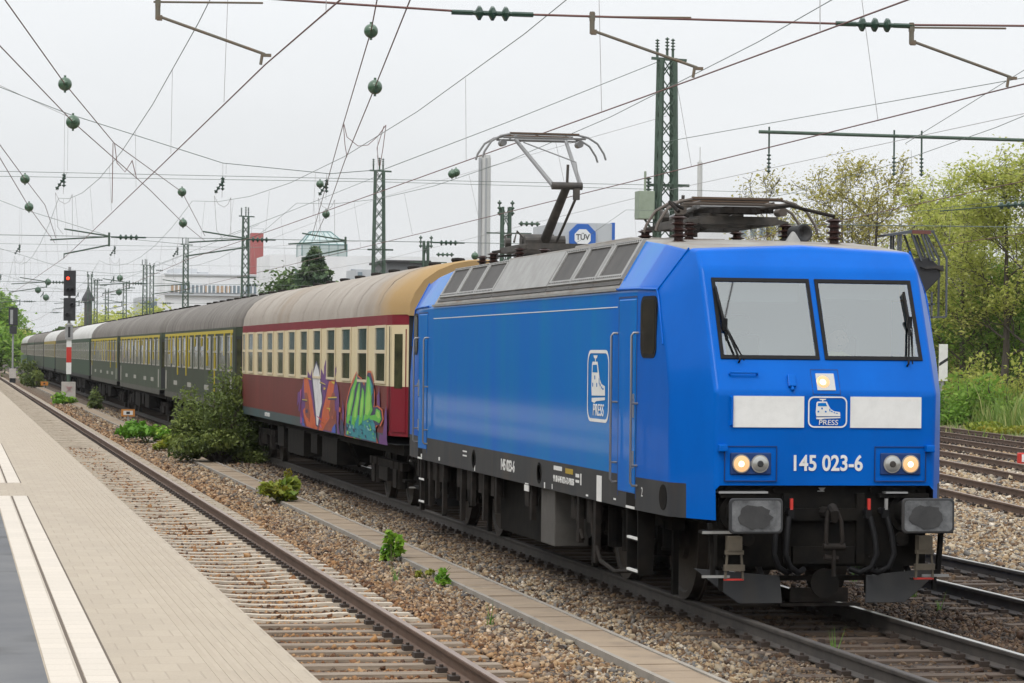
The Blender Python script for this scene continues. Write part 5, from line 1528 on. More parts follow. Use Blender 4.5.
# wires running out of use across the tracks, with ball insulators
balls = [((-6.9, 20), (-.15, 68), 0, 'train track'), ((-2.45, 15), (3.5, 68), 1, 'right track'), ((-6.4, 51), (-4.97, 72), 2, 'platform track')]
def unproj_y(u, v, y):
    d = fw + r2 * ((u - 512) / FPX) - u2 * ((v - 341.5) / FPX)
    return CAM + d * ((y - CAM.y) / d.y)
OUT = [  # each: (pixel, distance) points that the wire passes, measured on the photograph and set at their real depth
    ('outgoing_wire', [(( -30, -45), 8), ((5, 0), 12), ((65, 84), 21), ((114, 143), 33), ((182, 192), 53), ((205, 236), 76)], 'diagonal wire with a high ball insulator coming in from the upper left corner'),
    ('outgoing_wire', [((-30, 14), 11), ((0, 46), 14), ((73, 122), 24), ((150, 190), 42), ((183, 223), 57), ((205, 241), 76)], 'diagonal wire just below the uppermost one at the left edge'),
    ('outgoing_wire', [((385, -30), 6), ((377, 0), 10), ((371, 31), 14.5), ((343, 125), 33), ((325, 190), 52), ((312, 236), 76)], 'steep wire with the topmost ball insulator, left of the raised pantograph'),
    ('outgoing_wire', [((428, -45), 4), ((410, 0), 8), ((375, 87), 17), ((345, 160), 34), ((326, 214), 58), ((314, 240), 76)], 'steep wire leaning right, just beside the wire with the topmost ball'),
    ('outgoing_wire', [((-20, 121), 30), ((0, 145), 35), ((25, 179), 47), ((45, 205), 58), ((56, 238), 76)], 'short diagonal wire at the left edge carrying two small balls, upper one'),
    ('outgoing_wire', [((-20, 140), 33), ((0, 158), 37), ((29, 207), 52), ((55, 243), 76)], 'short diagonal wire at the left edge carrying two small balls, lower one'),
]
for nm, pts, lb in OUT:
    P_ = [unproj_y(u, v, y) for (u, v), y in pts]
    q = MB(); q.tube(P_, .0095, 5)
    org = tuple(P_[2])
    tag(q.build(nm, M['wire'], None, org, fix=False), lb, 'overhead wire', 'wires running out over the tracks')
BALL = [((371, 31), 14.5, .105, 'topmost ball insulator, high above the middle of the train'), ((375, 87), 17, .115, 'ball insulator right below the topmost one, level with the upper steady arm end'),
        ((65, 84), 21, .115, 'large ball insulator at upper left, higher of its pair'), ((73, 122), 24, .125, 'large ball insulator at upper left, lower of its pair'),
        ((182, 192), 53, .125, 'small ball insulator above the green coaches, higher of its pair'), ((183, 223), 57, .125, 'small ball insulator above the green coaches, lower of its pair'),
        ((25, 179), 47, .125, 'small ball insulator near the left edge, higher of its pair'), ((29, 207), 52, .125, 'small ball insulator near the left edge, lower of its pair'),
        ((320, 184), 52, .11, 'small ball insulator left of the lattice mast, higher of its pair'), ((326, 214), 58, .12, 'small ball insulator left of the lattice mast, lower of its pair'),
        ((452, 174), 60, .13, 'ball insulator just left of the raised pantograph head, left half of a touching pair'), ((456, 172.5), 60, .13, 'ball insulator just left of the raised pantograph head, right half of a touching pair'),
        ((48, 282), 150, .2, 'tiny far ball insulator left of the red signal head, upper'), ((46, 297.5), 150, .2, 'tiny far ball insulator left of the red signal head, middle'), ((38, 290), 150, .2, 'tiny far ball insulator above the distant trees at left'),
        ((120, 278), 150, .2, 'tiny far ball insulator right of the red signal head, upper'), ((119, 292), 150, .2, 'tiny far ball insulator right of the red signal head, lower'), ((475, 256), 90, .16, 'dull ball insulator low beside the tall pale chimney')]
for (u, v), y, r_, lb in BALL:
    p_ = unproj_y(u, v, y); q = MB(); q.sphere(p_, r_, n=16, squash=1.0, h=12); q.cyl(p_ - Vector((0, 0, r_ * 1.25)), p_ + Vector((0, 0, r_ * 1.25)), .02, n=6)
    q.tube([p_ + Vector((-.03, -r_ * 1.0, -.01)), p_ + Vector((.03, -r_ * 1.01, .02))], .03, 6)
    tag(q.build('ball_insulator', M['ball'], None, tuple(p_), smooth=40), lb, 'insulator', 'green ball insulators on the wires')

# green tube gantry at the right with hanging insulators, and its post outside the frame
y = 76
o = empty('tube_gantry', (29, y, 10.7), 'long green tube beam with hanging insulators in front of the right hand trees', 'gantry')
org = (29, y, 10.7)
q = MB(); q.cyl((21.2, y, 11.1), (36, y, 11.02), .068, n=10); q.build('beam', M['mast'], o, org)
for x in (21.6, 26.55, 27.65):
    q = MB(); q.cyl((x, y, 11.3), (x, y, 10.3), .035, n=6); string_insul(q, (x, y, 10.3), (x, y, 9.55), .085, 5); q.build('insulator', M['ginsul'], o, org)
q = MB(); q.bar((36, y, -.5), (36, y, 11), .25); q.build('post', M['mast'], o, org)
for lb, pts, r_ in (('thin green feeder line across the trees behind the lowered pantograph', [(16.9, 76, 7.6), (40, 76, 7.75)], .02), ('thin wire sloping up from the tall mast towards the upper right', [(17.4, 76, 10.6), (24, 40, 10.9), (27, 10, 11.5)], .012),
                    ('thin wire rising from the tube beam to the upper right corner', [(27.0, 76, 10.8), (27.4, 60, 13.2), (28, 40, 16)], .012), ('long faint feeder wire level across the middle of the sky', [(-30, 150, 13.1), (17.4, 146, 13.2), (46, 150, 13.3)], .016)):
    q = MB(); q.tube(pts, r_, 5); tag(q.build('feeder_wire', M['rope'], None, pts[0], fix=False), lb, 'overhead wire')
q = MB(); a = unproj_y(940, 211, 60); c = unproj_y(1040, 203, 60); q.tube([a, c], .02, 6); string_insul(q, unproj_y(998, 206, 60), unproj_y(1026, 204, 60), .12, 4)
tag(q.build('strain_insulator', M['ginsul'], None, tuple(a), fix=False), 'dark strain insulator string before the trees at the right edge', 'insulator')
# smaller poles seen between the coaches roofs and the sky
for i, (u, v0, v1, y, w, lb) in enumerate(((506, 207, 262, 100, .42, 'thin twin leg pole just left of the raised pantograph base'), (426, 241, 268, 130, .3, 'short stub pole with insulators behind the coach roof'),
        (90, 274, 330, 330, .55, 'faint thin lattice pole just right of the red signal'), (96, 280, 330, 390, .5, 'fainter lattice pole next to the one by the red signal'), (152, 265, 310, 380, .6, 'faint lattice pole between signal and white building'), (125, 283, 322, 420, .6, 'faint pole over the middle green coaches'), (107, 290, 325, 450, .6, 'faintest pole left of centre over the far coaches'))):
    top = unproj_y(u, v0, y); q = MB()
    lattice(q, top.x, y, -.5, top.z, w, w * .8, chord=.09, lace=.03, bay=.9)
    q.bar((top.x - .9, y, top.z - 1.2), (top.x + 1.2, y, top.z - 1.2), .06); string_insul(q, (top.x + .6, y, top.z - .75), (top.x + 1.6, y, top.z - .75), .12, 4)
    for dx in (-.3, .3): string_insul(q, (top.x + dx, y, top.z - .4), (top.x + dx, y, top.z + .3), .1, 3)
    tag(q.build('lattice_pole', M['mast'], None, (top.x, y, -.5), fix=False), lb, 'mast', 'small overhead line poles')

# slack jumper loops between the crossing wires
for lb, loops, y in (('slack jumper loop hanging at upper left beside the crossing wires', [[(113, 143), (112.5, 175), (112, 203)], [(114.5, 143), (117, 163), (125, 172), (132, 161)], [(132, 160), (134, 168), (136.5, 178)]], 34),
                     ('slack jumper loop hanging above the lattice mast, left of the pantograph', [[(343.5, 125), (345, 145), (347, 157)], [(344, 124), (347, 137), (358, 146), (368, 145), (378, 136), (386, 125)], [(386, 125), (383, 148), (380, 166)], [(384, 126), (377, 148), (379, 166)]], 40)):
    q = MB()
    for L_ in loops:
        P_ = [unproj_y(u, v, y) for u, v in L_]
        q.tube(P_, .009, 5)
    tag(q.build('jumper_wire', M['wire'], None, tuple(P_[0]), fix=False), lb, 'overhead wire', 'slack jumper loops')
for lb, pts in (('fine wire sagging across the left sky under the head rope', [(-20, 146, 9.9), (-4.6, 143, 8.4), (8, 146, 8.9), (17.2, 146, 9.6)]), ('fine tie wire falling from the head rope to the left', [(-14, 60, 13.5), (-4.6, 76, 11.0)]),
                ('fine wire rising from the far mast towards the lattice mast', [(16.05, 216, 11.5), (17.2, 146, 12.2), (17.6, 76, 11.6)]), ('fine earth wire along the mast row at lower height', [(16.55, 286, 8.2), (16.05, 216, 8.6), (17.2, 146, 8.3), (17.6, 76, 8.8), (19, 6, 9)]),
                ('fine wire level over the far coaches', [(-24, 246, 8.4), (17, 250, 8.5)]), ('fine wire level over the middle coaches', [(-24, 181, 8.9), (17, 184, 9.0)]), ('fine lower wire level over the middle coaches', [(-24, 182, 6.9), (17, 184, 6.9)])):
    q = MB(); q.tube(pts, .0085, 5); tag(q.build('fine_wire', M['dropper'], None, pts[0], fix=False), lb, 'overhead wire', 'fine wires across the sky')
# ------------------------------------------------------------------ signals, markers
M['sigblack'] = mat('signal_black', (0.018, 0.019, 0.022), .6)
M['galv'] = mat('galvanised_post', (0.30, 0.31, 0.31), .5, col2=(.24, .24, .24), scale=4)
M['sigred'] = mat('lit_red_aspect', (0.8, 0.02, 0.01), .3, emit=((1.0, 0.05, 0.02), 3.0))
M['boxgrey'] = mat('pale_signal_box', (0.50, 0.47, 0.44), .7, col2=(.42, .39, .36), scale=3)
M['pinktag'] = mat('pink_spray', (.60, .15, .22), .6)
M['mastgreen'] = M['mast']
def signal_main():
    X, Y = -2.68, 121.0; org = (X, Y, -.2)
    o = empty('main_signal', org, 'two box main signal showing red on a red and white banded mast', 'signal')
    q = MB(); q.cyl((X, Y, 1.2), (X, Y, 6.9), .075, n=10); q.build('pole', M['galv'], o, org)
    q = MB(); q.bx(X - .13, X + .13, Y - .12, Y - .085, 1.35, 4.0, 0)
    q.bx(X - .13, X + .13, Y - .123, Y - .12, 1.95, 2.75, 1); q.build('mast_sign', [M['white'], M['red']], o, org)
    q = MB()
    for z0, z1, w in ((5.42, 6.68, .56), (4.14, 5.26, .56)):
        q.bx(X - w / 2, X + w / 2, Y - .35, Y - .10, z0, z1, 0); q.bx(X - w / 2 - .03, X + w / 2 + .03, Y - .38, Y - .35, z0 - .03, z1 + .03, 0)
    q.build('signal_head', M['sigblack'], o, org, bevel=(.03, 2))
    q = MB()
    for x, z in ((-.10, 6.30), (.12, 5.72), (-.10, 5.72), (.11, 4.95), (-.11, 4.45)):
        q.lathe((X + x, Y - .38, z), (0, -1, 0), [(0, .10), (.14, .10), (.15, .085), (.02, .08)], 12)
    q.build_each('lamp_hood', M['sigblack'], o, org)
    q = MB(); q.lathe((X - .10, Y - .40, 6.30), (0, -1, 0), [(0, .085), (.02, .07), (.13, .02)], 14); q.build('red_lamp', M['sigred'], o, org)
    q = MB(); q.bx(X - .2, X + .2, Y - .2, Y - .17, 3.15, 3.9, 0); q.bx(X - .06, X + .06, Y - .205, Y - .2, 3.25, 3.8, 1); q.build('number_plate', [M['galv'], M['sigblack']], o, org)
    q = MB(); q.bx(X - .35, X + .35, Y - .3, Y + .3, .02, .95, 0); q.bx(X - .3, X + .3, Y - .2, Y + .2, -.3, .02, 1)
    bo = q.build('cabinet', [M['boxgrey'], M['sigblack']], o, org)
    q = MB()
    for a, c in (((-.2, .3), (.18, .66)), ((.18, .66), (-.1, .6)), ((-.1, .6), (.2, .35)), ((-.2, .75), (.1, .5))):
        q.bar((X + a[0], Y - .305, a[1] + .05), (X + c[0], Y - .305, c[1] + .05), .045, .006)
    q.build('spray_tag', M['pinktag'], bo, org)
    q = MB(); q.cyl((X, Y, .9), (X, Y, 1.4), .1, n=10); q.build('pole_socket', M['mast'], o, org)
signal_main()
def signal_far():
    X, Y = -3.7, 212.0; org = (X, Y, -.2)
    o = empty('distant_signal', org, 'small dark signal on a thin mast before the trees at the left edge', 'signal')
    q = MB(); q.cyl((X, Y, -.2), (X, Y, 6), .08, n=8); q.build('pole', M['galv'], o, org)
    q = MB(); q.bx(X - .38, X + .38, Y - .3, Y - .1, 4.6, 6.1); q.bx(X - .25, X - .02, Y - .32, Y - .3, 4.7, 5.9, 1); q.bx(X - .30, X + .30, Y - .3, Y - .1, 3.9, 4.55); q.build('signal_head', [M['sigblack'], M['galv']], o, org)
    q = MB(); q.bx(X - .28, X + .28, Y - .3, Y + .2, .2, 1.0); q.build('cabinet', M['boxgrey'], o, org)
    q = MB(); q.bx(X - .25, X + .25, Y - .2, Y + .1, -.2, .2); q.build('base', M['sigblack'], o, org)
signal_far()
def signal_cage():
    X, Y = 9.68, 26.0; org = (X, Y, -.2)
    o = empty('hooded_signal', org, 'dark hooded signal lamp with maintenance cage rising behind the locomotive', 'signal')
    q = MB(); q.cyl((X - .05, Y, -.2), (X - .05, Y, 4.4), .06, n=10); q.bx(X - .12, X + .25, Y - .1, Y + .1, 3.98, 4.06); q.build('pole', M['skirt'], o, org)
    q = MB()
    prof = [(X + .12, 4.55), (X + .40, 4.57), (X + .60, 4.40), (X + .64, 4.20), (X + .30, 3.86), (X + .12, 3.72), (X - .12, 3.76), (X - .14, 4.05), (X - .18, 4.2), (X - .02, 4.35)]
    q.prism([(x, Y - .2, z) for x, z in prof], (0, .4, 0)); 
    so_ = q.build('signal_head', M['sigblack'], o, org, bevel=(.02, 2))
    q = MB(); q.prism([(X + .2, Y - .25, 4.38), (X + .66, Y - .25, 4.42), (X + .68, Y - .25, 4.30), (X + .5, Y - .25, 4.36), (X + .32, Y - .25, 4.34)], (0, .5, 0)); q.build('hood', M['skirt'], so_, org)
    q = MB(); q.lathe((X - .22, Y - .15, 4.28), (-.3, -1, 0), [(0, .15), (.12, .15), (.14, .12), (.04, .10)], 14); q.build('marker_lamp', M['sigblack'], so_, org)
    q = MB(); q.lathe((X - .24, Y - .22, 4.27), (-.3, -1, 0), [(0, .05), (.02, .02)], 10); q.build('lens', M['lamplit'], so_, org)
    q = MB()
    M['cage'] = mat('cage_steel', (0.085, 0.095, 0.11), .5, metal=.3)
    for a, c in (((-.25, 5.02), (-.25, 4.35)), ((-.20, 5.02), (-.20, 4.35)), ((.02, 5.02), (.22, 4.5)), ((.22, 5.02), (.42, 4.5)), ((.28, 5.02), (.50, 4.5)), ((.45, 5.08), (.74, 4.55)), ((.74, 4.55), (.74, 3.42)), ((.74, 3.42), (.10, 3.38)), ((.10, 3.38), (.10, 3.75)), ((.3, 3.8), (.3, 3.4)), ((.44, 3.9), (.44, 3.4)), ((.1, 3.68), (.5, 3.66))):
        for dy in (-.22, .22): q.bar((X + a[0], Y + dy, a[1]), (X + c[0], Y + dy, c[1]), .035)
    q.prism([(X - .52, Y - .25, 5.0), (X + .05, Y - .25, 5.10), (X + .48, Y - .25, 5.10), (X + .44, Y - .25, 5.05), (X + .05, Y - .25, 5.04), (X - .5, Y - .25, 4.96)], (0, .5, 0))
    q.build('cage', M['cage'], o, org)
    q = MB(); q.bx(X + .02, X + .40, Y - .26, Y - .25, 5.02, 5.09); q.build('cage_sign', mat('rust_red_plate', (.14, .05, .04), .7), o, org)
signal_cage()

def marker(name, label, u, v_base, y, parts_):
    pass
def pole_sign():
    p_ = unproj_y(942.6, 348, 92); X, Y = p_.x, 92.0; org = (X, Y, -.4)
    o = empty('marker_post', org, 'white marker board with black diagonal bar on a post by the locomotive', 'sign')
    q = MB(); q.cyl((X, Y, -.4), (X, Y, 2.2), .09, n=8); q.build('post', M['galv'], o, org)
    q = MB(); q.bx(X - .20, X + .20, Y - .12, Y - .08, 1.62, 3.25, 0)
    q.prism([(X - .20, Y - .122, 2.27), (X + .20, Y - .122, 2.52), (X + .20, Y - .122, 2.66), (X - .20, Y - .122, 2.41)], (0, -.003, 0), 1); q.build('board', [M['white'], M['sigblack']], o, org)
pole_sign()
p_ = unproj_y(1020, 455, 44); org = (p_.x, 44, -.2)
o = empty('stop_marker', org, 'small red and white marker block beside the rusty track at right edge', 'marker')
q = MB(); q.bx(p_.x - .07, p_.x + .09, 43.9, 44.05, -.2, .14, 0); q.build('post', M['red'], o, org, bevel=(.02, 1))
q = MB(); q.bx(p_.x + .01, p_.x + .092, 43.885, 43.9, -.1, .10, 0); q.build('reflector', M['white'], o, org)
def low_marker(label, X, Y, c1, c2):
    org = (X, Y, -.2); o = empty('track_marker', org, label, 'marker', 'low track markers along the cable duct')
    q = MB(); q.bar((X, Y, -.2), (X, Y, .1), .06); q.build('peg', M['galv'], o, org)
    q = MB(); q.bx(X - .26, X + .26, Y - .03, Y + .03, .06, .34, 0); q.bx(X - .18, X + .18, Y - .035, Y - .03, .12, .28, 1); q.bx(X - .07, X + .07, Y - .037, Y - .035, .15, .25, 2); q.build('plate', [c1, c2, M['sigblack']], o, org)
M['orange'] = mat('orange_plate', (.50, .20, .03), .6)
low_marker('low white plate with orange rim between the duct and the train', -1.9, 83, M['orange'], M['white'])
low_marker('far small orange plate left of the signal mast', -2.2, 176, M['orange'], M['orange'])

# ------------------------------------------------------------------ plants
def leaf_mesh(name, P, size, mats, parent, org, upbias=.3, elong=1.5, rnd=None, seed=0, kind=None, asp=None):
    g_ = np.random.default_rng(seed); P = np.asarray(P, float); n = len(P)
    S = size * g_.lognormal(0, .3, n)
    nr = g_.normal(size=(n, 3)); nr[:, 2] = np.abs(nr[:, 2]) + upbias; nr /= np.linalg.norm(nr, axis=1)[:, None]
    a = g_.normal(size=(n, 3)); u_ = np.cross(nr, a); u_ /= np.linalg.norm(u_, axis=1)[:, None]; w_ = np.cross(nr, u_)
    U = u_ * (S * elong * .5)[:, None]; Wd = w_ * (S * .5)[:, None]
    bend = nr * (S * .18)[:, None]
    V = np.stack([P - U, P + Wd * .8 - bend * -1, P + U, P - Wd * .8 + bend], 1)      # folded diamond leaf
    V = V - np.array(org)[None, None]
    me = bpy.data.meshes.new(name)
    me.vertices.add(n * 4); me.vertices.foreach_set('co', V.reshape(-1).astype(np.float32))
    me.loops.add(n * 4); me.loops.foreach_set('vertex_index', np.arange(n * 4, dtype=np.int32))
    me.polygons.add(n); me.polygons.foreach_set('loop_start', np.arange(0, n * 4, 4, dtype=np.int32))
    me.update(calc_edges=True)
    at = me.attributes.new('rnd', 'FLOAT', 'POINT')
    r_ = g_.uniform(0, 1, n) if rnd is None else np.clip(rnd + g_.normal(0, .13, n), 0, 1)
    at.data.foreach_set('value', np.repeat(r_, 4).astype(np.float32))
    me.materials.append(mats)
    o = bpy.data.objects.new(name, me); COL.objects.link(o); o.parent = parent
    if parent is None: o.location = org
    return o
LM = {
 'bush': leaf_mat('bush_leaves', (0.07, 0.10, 0.026), (0.14, 0.19, 0.048), (0.25, 0.30, 0.08), .35),
 'young': leaf_mat('young_maple_leaves', (0.09, 0.22, 0.02), (0.17, 0.36, 0.035), (0.34, 0.46, 0.05)),
 'yellow': leaf_mat('yellow_green_leaves', (0.10, 0.18, 0.02), (0.24, 0.28, 0.03), (0.30, 0.24, 0.03)),
 'spring': leaf_mat('spring_leaves', (0.26, 0.31, 0.06), (0.46, 0.50, 0.11), (0.64, 0.63, 0.22), .58),
 'olive': leaf_mat('olive_leaves', (0.21, 0.20, 0.05), (0.38, 0.35, 0.09), (0.54, 0.48, 0.17), .58),
 'fresh': leaf_mat('fresh_green_leaves', (0.11, 0.20, 0.03), (0.20, 0.36, 0.05), (0.40, 0.54, 0.12), .55),
 'dark': leaf_mat('dark_conifer', (0.035, 0.07, 0.03), (0.065, 0.115, 0.048), (0.11, 0.17, 0.065), .25),
 'far': leaf_mat('far_leaves', (0.04, 0.075, 0.02), (0.075, 0.135, 0.03), (0.12, 0.18, 0.05), .3),
}
M['bark'] = mat('brown_bark', (0.055, 0.045, 0.035), .95, col2=(0.10, 0.085, 0.065), scale=8, stretch=(1, 1, .3))
M['barkred'] = mat('reddish_bark', (0.20, 0.12, 0.06), .95, col2=(0.12, 0.075, 0.045), scale=5)
M['twig'] = mat('green_stem', (0.09, 0.10, 0.035), .8)

def tree(label, x, y, h, spread, nleaf, leaf, seed, size=.2, trunk_r=.16, first=.25, bark='bark', levels=3, cat='tree', group='trees beyond the tracks', z0=-.4, upright=.6, sigma=.45, name='tree', nb=9):
    r_ = random.Random(seed); g_ = np.random.default_rng(seed)
    org = (x, y, z0); root = empty(name, org, label, cat, group)
    q = MB(); tips = []
    def limb(p, d, L_, rad, lev):
        pts = [p]; rs = [rad]; n = 5
        for k in range(n):
            d = (d + Vector((r_.gauss(0, .13), r_.gauss(0, .13), r_.gauss(.05, .08)))).normalized()
            p = p + d * (L_ / n); pts.append(p); rs.append(max(.013, rad * (1 - .7 * (k + 1) / n)))
            if lev > 0 and k >= 1:
                for _ in range(2 if lev > 1 else 1):
                    a = r_.uniform(0, 6.28); s_ = d.orthogonal().normalized(); t_ = d.cross(s_)
                    dd = (d * r_.uniform(.5, .9) + (s_ * math.cos(a) + t_ * math.sin(a)) * r_.uniform(.5, .9)).normalized()
                    limb(p, dd, L_ * r_.uniform(.38, .6), rs[-1] * .7, lev - 1)
            elif lev == 0: tips.append(p)
        tips.append(p)
        q.tube(pts, rs, 5 if lev else 4, cap=False)
    tp = []; p = Vector((x, y, z0)); n = 10; rs = []
    bend = Vector((r_.gauss(0, .02), r_.gauss(0, .02), 0))
    for k in range(n + 1):
        tp.append(p.copy()); rs.append(max(.015, trunk_r * (1.15 - 1.08 * k / n)))
        p = p + Vector((r_.gauss(0, .02) * h / n * 2, r_.gauss(0, .02) * h / n * 2, h * .93 / n)) + bend * (h / n)
    tq = MB(); tq.tube(tp, rs, 8)
    for k in range(nb):
        t = first + (0.97 - first) * (k + r_.random()) / nb
        i = t * n; a = tp[int(i)].lerp(tp[min(n, int(i) + 1)], i - int(i))
        az = k * 2.4 + r_.uniform(-.5, .5)
        L_ = spread * (1.0 - .55 * max(0, (t - .35) / .65)) * r_.uniform(.75, 1.15)
        d = Vector((math.cos(az), math.sin(az), upright + r_.uniform(-.1, .4))).normalized()
        limb(a, d, L_, trunk_r * .42 * (1 - t * .7), levels - 1)
    limb(tp[-1], Vector((0, 0, 1)), h * .07, .02, 1)
    # trunk and branches
    tr = tq.build('trunk', M[bark], root, org, smooth=60, fix=False)
    q.build('branch', M['bark'], tr, org, fix=False)
    T = np.array([tuple(t) for t in tips])
    w = g_.lognormal(0, .7, len(T)); w /= w.sum()
    idx = g_.choice(len(T), nleaf, p=w)
    P = T[idx] + g_.normal(0, sigma, (nleaf, 3)) * np.array([1, 1, .8])
    tone = g_.uniform(.15, .85, len(T))[idx]
    leaf_mesh('crown', P, size, LM[leaf], root, org, rnd=tone, seed=seed, upbias=.9)
    return root

def shrub(label, x, y, r, h, n, leaf, seed, size=.06, name='shrub', cat='shrub', group=None, z0=-.2, lobes=9, stems=7, elong=1.5):
    r_ = random.Random(seed); g_ = np.random.default_rng(seed); org = (x, y, z0)
    root = empty(name, org, label, cat, group); q = MB(); P = []; tone = []
    for k in range(lobes):
        a = r_.uniform(0, 6.28); d = r * math.sqrt(r_.random()) * .75; hh = h * r_.uniform(.25, .95) * (1 - .45 * (d / r) ** 2)
        c = np.array([x + d * math.cos(a), y + d * math.sin(a), z0 + hh * (r_.uniform(.6, .8) if (k % 3 or h < 1) else r_.uniform(.25, .5))]); m_ = int(n / lobes)
        v = g_.normal(size=(m_, 3)); v /= np.linalg.norm(v, axis=1)[:, None]; v *= (g_.random(m_) ** .45)[:, None]
        P.append(c + v * np.array([r * .42, r * .42, hh * .34])); tone.append(np.full(m_, r_.uniform(.15, .85)))
        q.tube([(x + r_.uniform(-.1, .1) * r, y + r_.uniform(-.1, .1) * r, z0), tuple(np.array([x, y, z0]) * .5 + c * .5 + np.array([0, 0, .05])), tuple(c), tuple(c + np.array([r_.uniform(-.1, .1), 0, hh * .3]))], [.02 * h + .004, .014 * h + .003, .008 * h + .002, .003], 5)
    q.build('stem', M['twig'] if h < 1.2 else M['bark'], root, org, fix=False)
    leaf_mesh('foliage', np.concatenate(P), size, LM[leaf], root, org, rnd=np.concatenate(tone), seed=seed, elong=elong)
    return root
shrub('large dark green bush beside the cable duct, against the red coach', -2.0, 44.0, 1.2, 2.75, 17000, 'bush', 11, .062, lobes=30, group=None)
shrub('low bright green sapling clump left of the large bush', -2.75, 59, .95, .95, 1500, 'young', 12, .11)
shrub('small yellowish sprig touching the left foot of the large bush', -2.55, 52, .55, .75, 700, 'yellow', 13, .09, lobes=6)
shrub('leafy yellow green plant on the duct right of the large bush', -2.62, 25.2, .42, .80, 560, 'yellow', 14, .085, lobes=8)
shrub('thin upright sprig behind the yellow green plant', -2.25, 27.2, .13, .85, 70, 'yellow', 15, .07, lobes=4)
shrub('dark green maple seedling beside the duct in the middle foreground', -2.75, 10.9, .20, .50, 210, 'young', 16, .075, lobes=7)
shrub('small reddish green sprout beside the duct, between two seedlings', -2.72, 8.3, .14, .16, 60, 'yellow', 17, .045, lobes=4)
shrub('slim bright seedling nearest the camera along the duct', -2.73, 6.9, .11, .36, 90, 'young', 18, .05, lobes=6)
shrub('small bush at the foot of the red signal cabinet', -3.0, 119, .8, 1.0, 700, 'young', 19, .12)
shrub('upright little bush right of the red signal mast', -2.0, 107, .45, 1.35, 600, 'bush', 20, .1)
shrub('dark low bush further down the line, left of the signal mast', -2.6, 182, 1.2, 1.3, 700, 'bush', 21, .16)
shrub('dark bush at the foot of the far signal', -2.2, 220, 1.4, 2.2, 700, 'bush', 22, .2)

# grass and weeds by the right hand tracks
def grass(label, x0, x1, y0, y1, n, h, leaf, seed, slope_=.14, yref=60, name='tall_grass'):
    g_ = np.random.default_rng(seed); q = []; f = []; rn = []
    for i in range(n):
        x = g_.uniform(x0, x1); y = g_.uniform(y0, y1); x += slope_ * (y - yref); hh = h * g_.lognormal(0, .35); w = .018 + hh * .02
        a = g_.uniform(0, 3.14); l = g_.normal(0, .25, 2) * hh; k = len(q); cx, sx = math.cos(a) * w, math.sin(a) * w
        q += [(x - cx, y - sx, -.45), (x + cx, y + sx, -.45), (x + cx * .7 + l[0] * .4, y + sx * .7 + l[1] * .4, -.45 + hh * .6), (x - cx * .7 + l[0] * .4, y - sx * .7 + l[1] * .4, -.45 + hh * .6), (x + l[0], y + l[1], -.45 + hh)]
        f += [(k, k + 1, k + 2, k + 3), (k + 3, k + 2, k + 4)]; rn += [g_.random()] * 5
    me = bpy.data.meshes.new(name); me.from_pydata(q, [], f); at = me.attributes.new('rnd', 'FLOAT', 'POINT'); at.data.foreach_set('value', np.array(rn, np.float32)); me.materials.append(LM[leaf])
    o = bpy.data.objects.new(name, me); COL.objects.link(o); tag(o, label, 'grass', kind='stuff')
LM['grass'] = leaf_mat('grass_blades', (0.10, 0.17, 0.03), (0.17, 0.27, 0.05), (0.33, 0.34, 0.12), .3)
LM['dry'] = leaf_mat('dry_grass_blades', (0.12, 0.12, 0.045), (0.22, 0.20, 0.09), (0.34, 0.29, 0.16), .3)
grass('tall bright green grass along the furthest rusty track', 30, 33.5, 77, 92, 3600, .85, 'grass', 31)
grass('dry mixed grass and weeds under the right hand trees', 32, 52, 70, 135, 8000, .9, 'dry', 32)
grass('short green weeds beside the furthest rusty track', 25.5, 29.2, 60, 100, 1100, .35, 'grass', 33, name='weeds')
for k in range(46):
    pass
# a few blades in the ballast
gb = MB()
for (x, y) in ((2.3, 8.6), (2.45, 7.2), (2.5, 5.1), (3.4, 9.5), (-.3, -.6), (-3.2, 7.8), (-3.1, 2.2), (2.2, 3.4)):
    for j in range(7):
        l = rng.normal(0, .05, 2); h_ = rng.uniform(.12, .32)
        gb.poly([(x + j * .01 - .006, y, -.2), (x + j * .01 + .006, y, -.2), (x + j * .01 + l[0], y + l[1], -.2 + h_)])
o = gb.build('grass_tuft', mat('tuft_green', (.10, .20, .03), .7), None, (2.3, 8.6, -.2), fix=False); tag(o, 'thin green grass blades growing through the dark ballast', 'grass', kind='stuff')

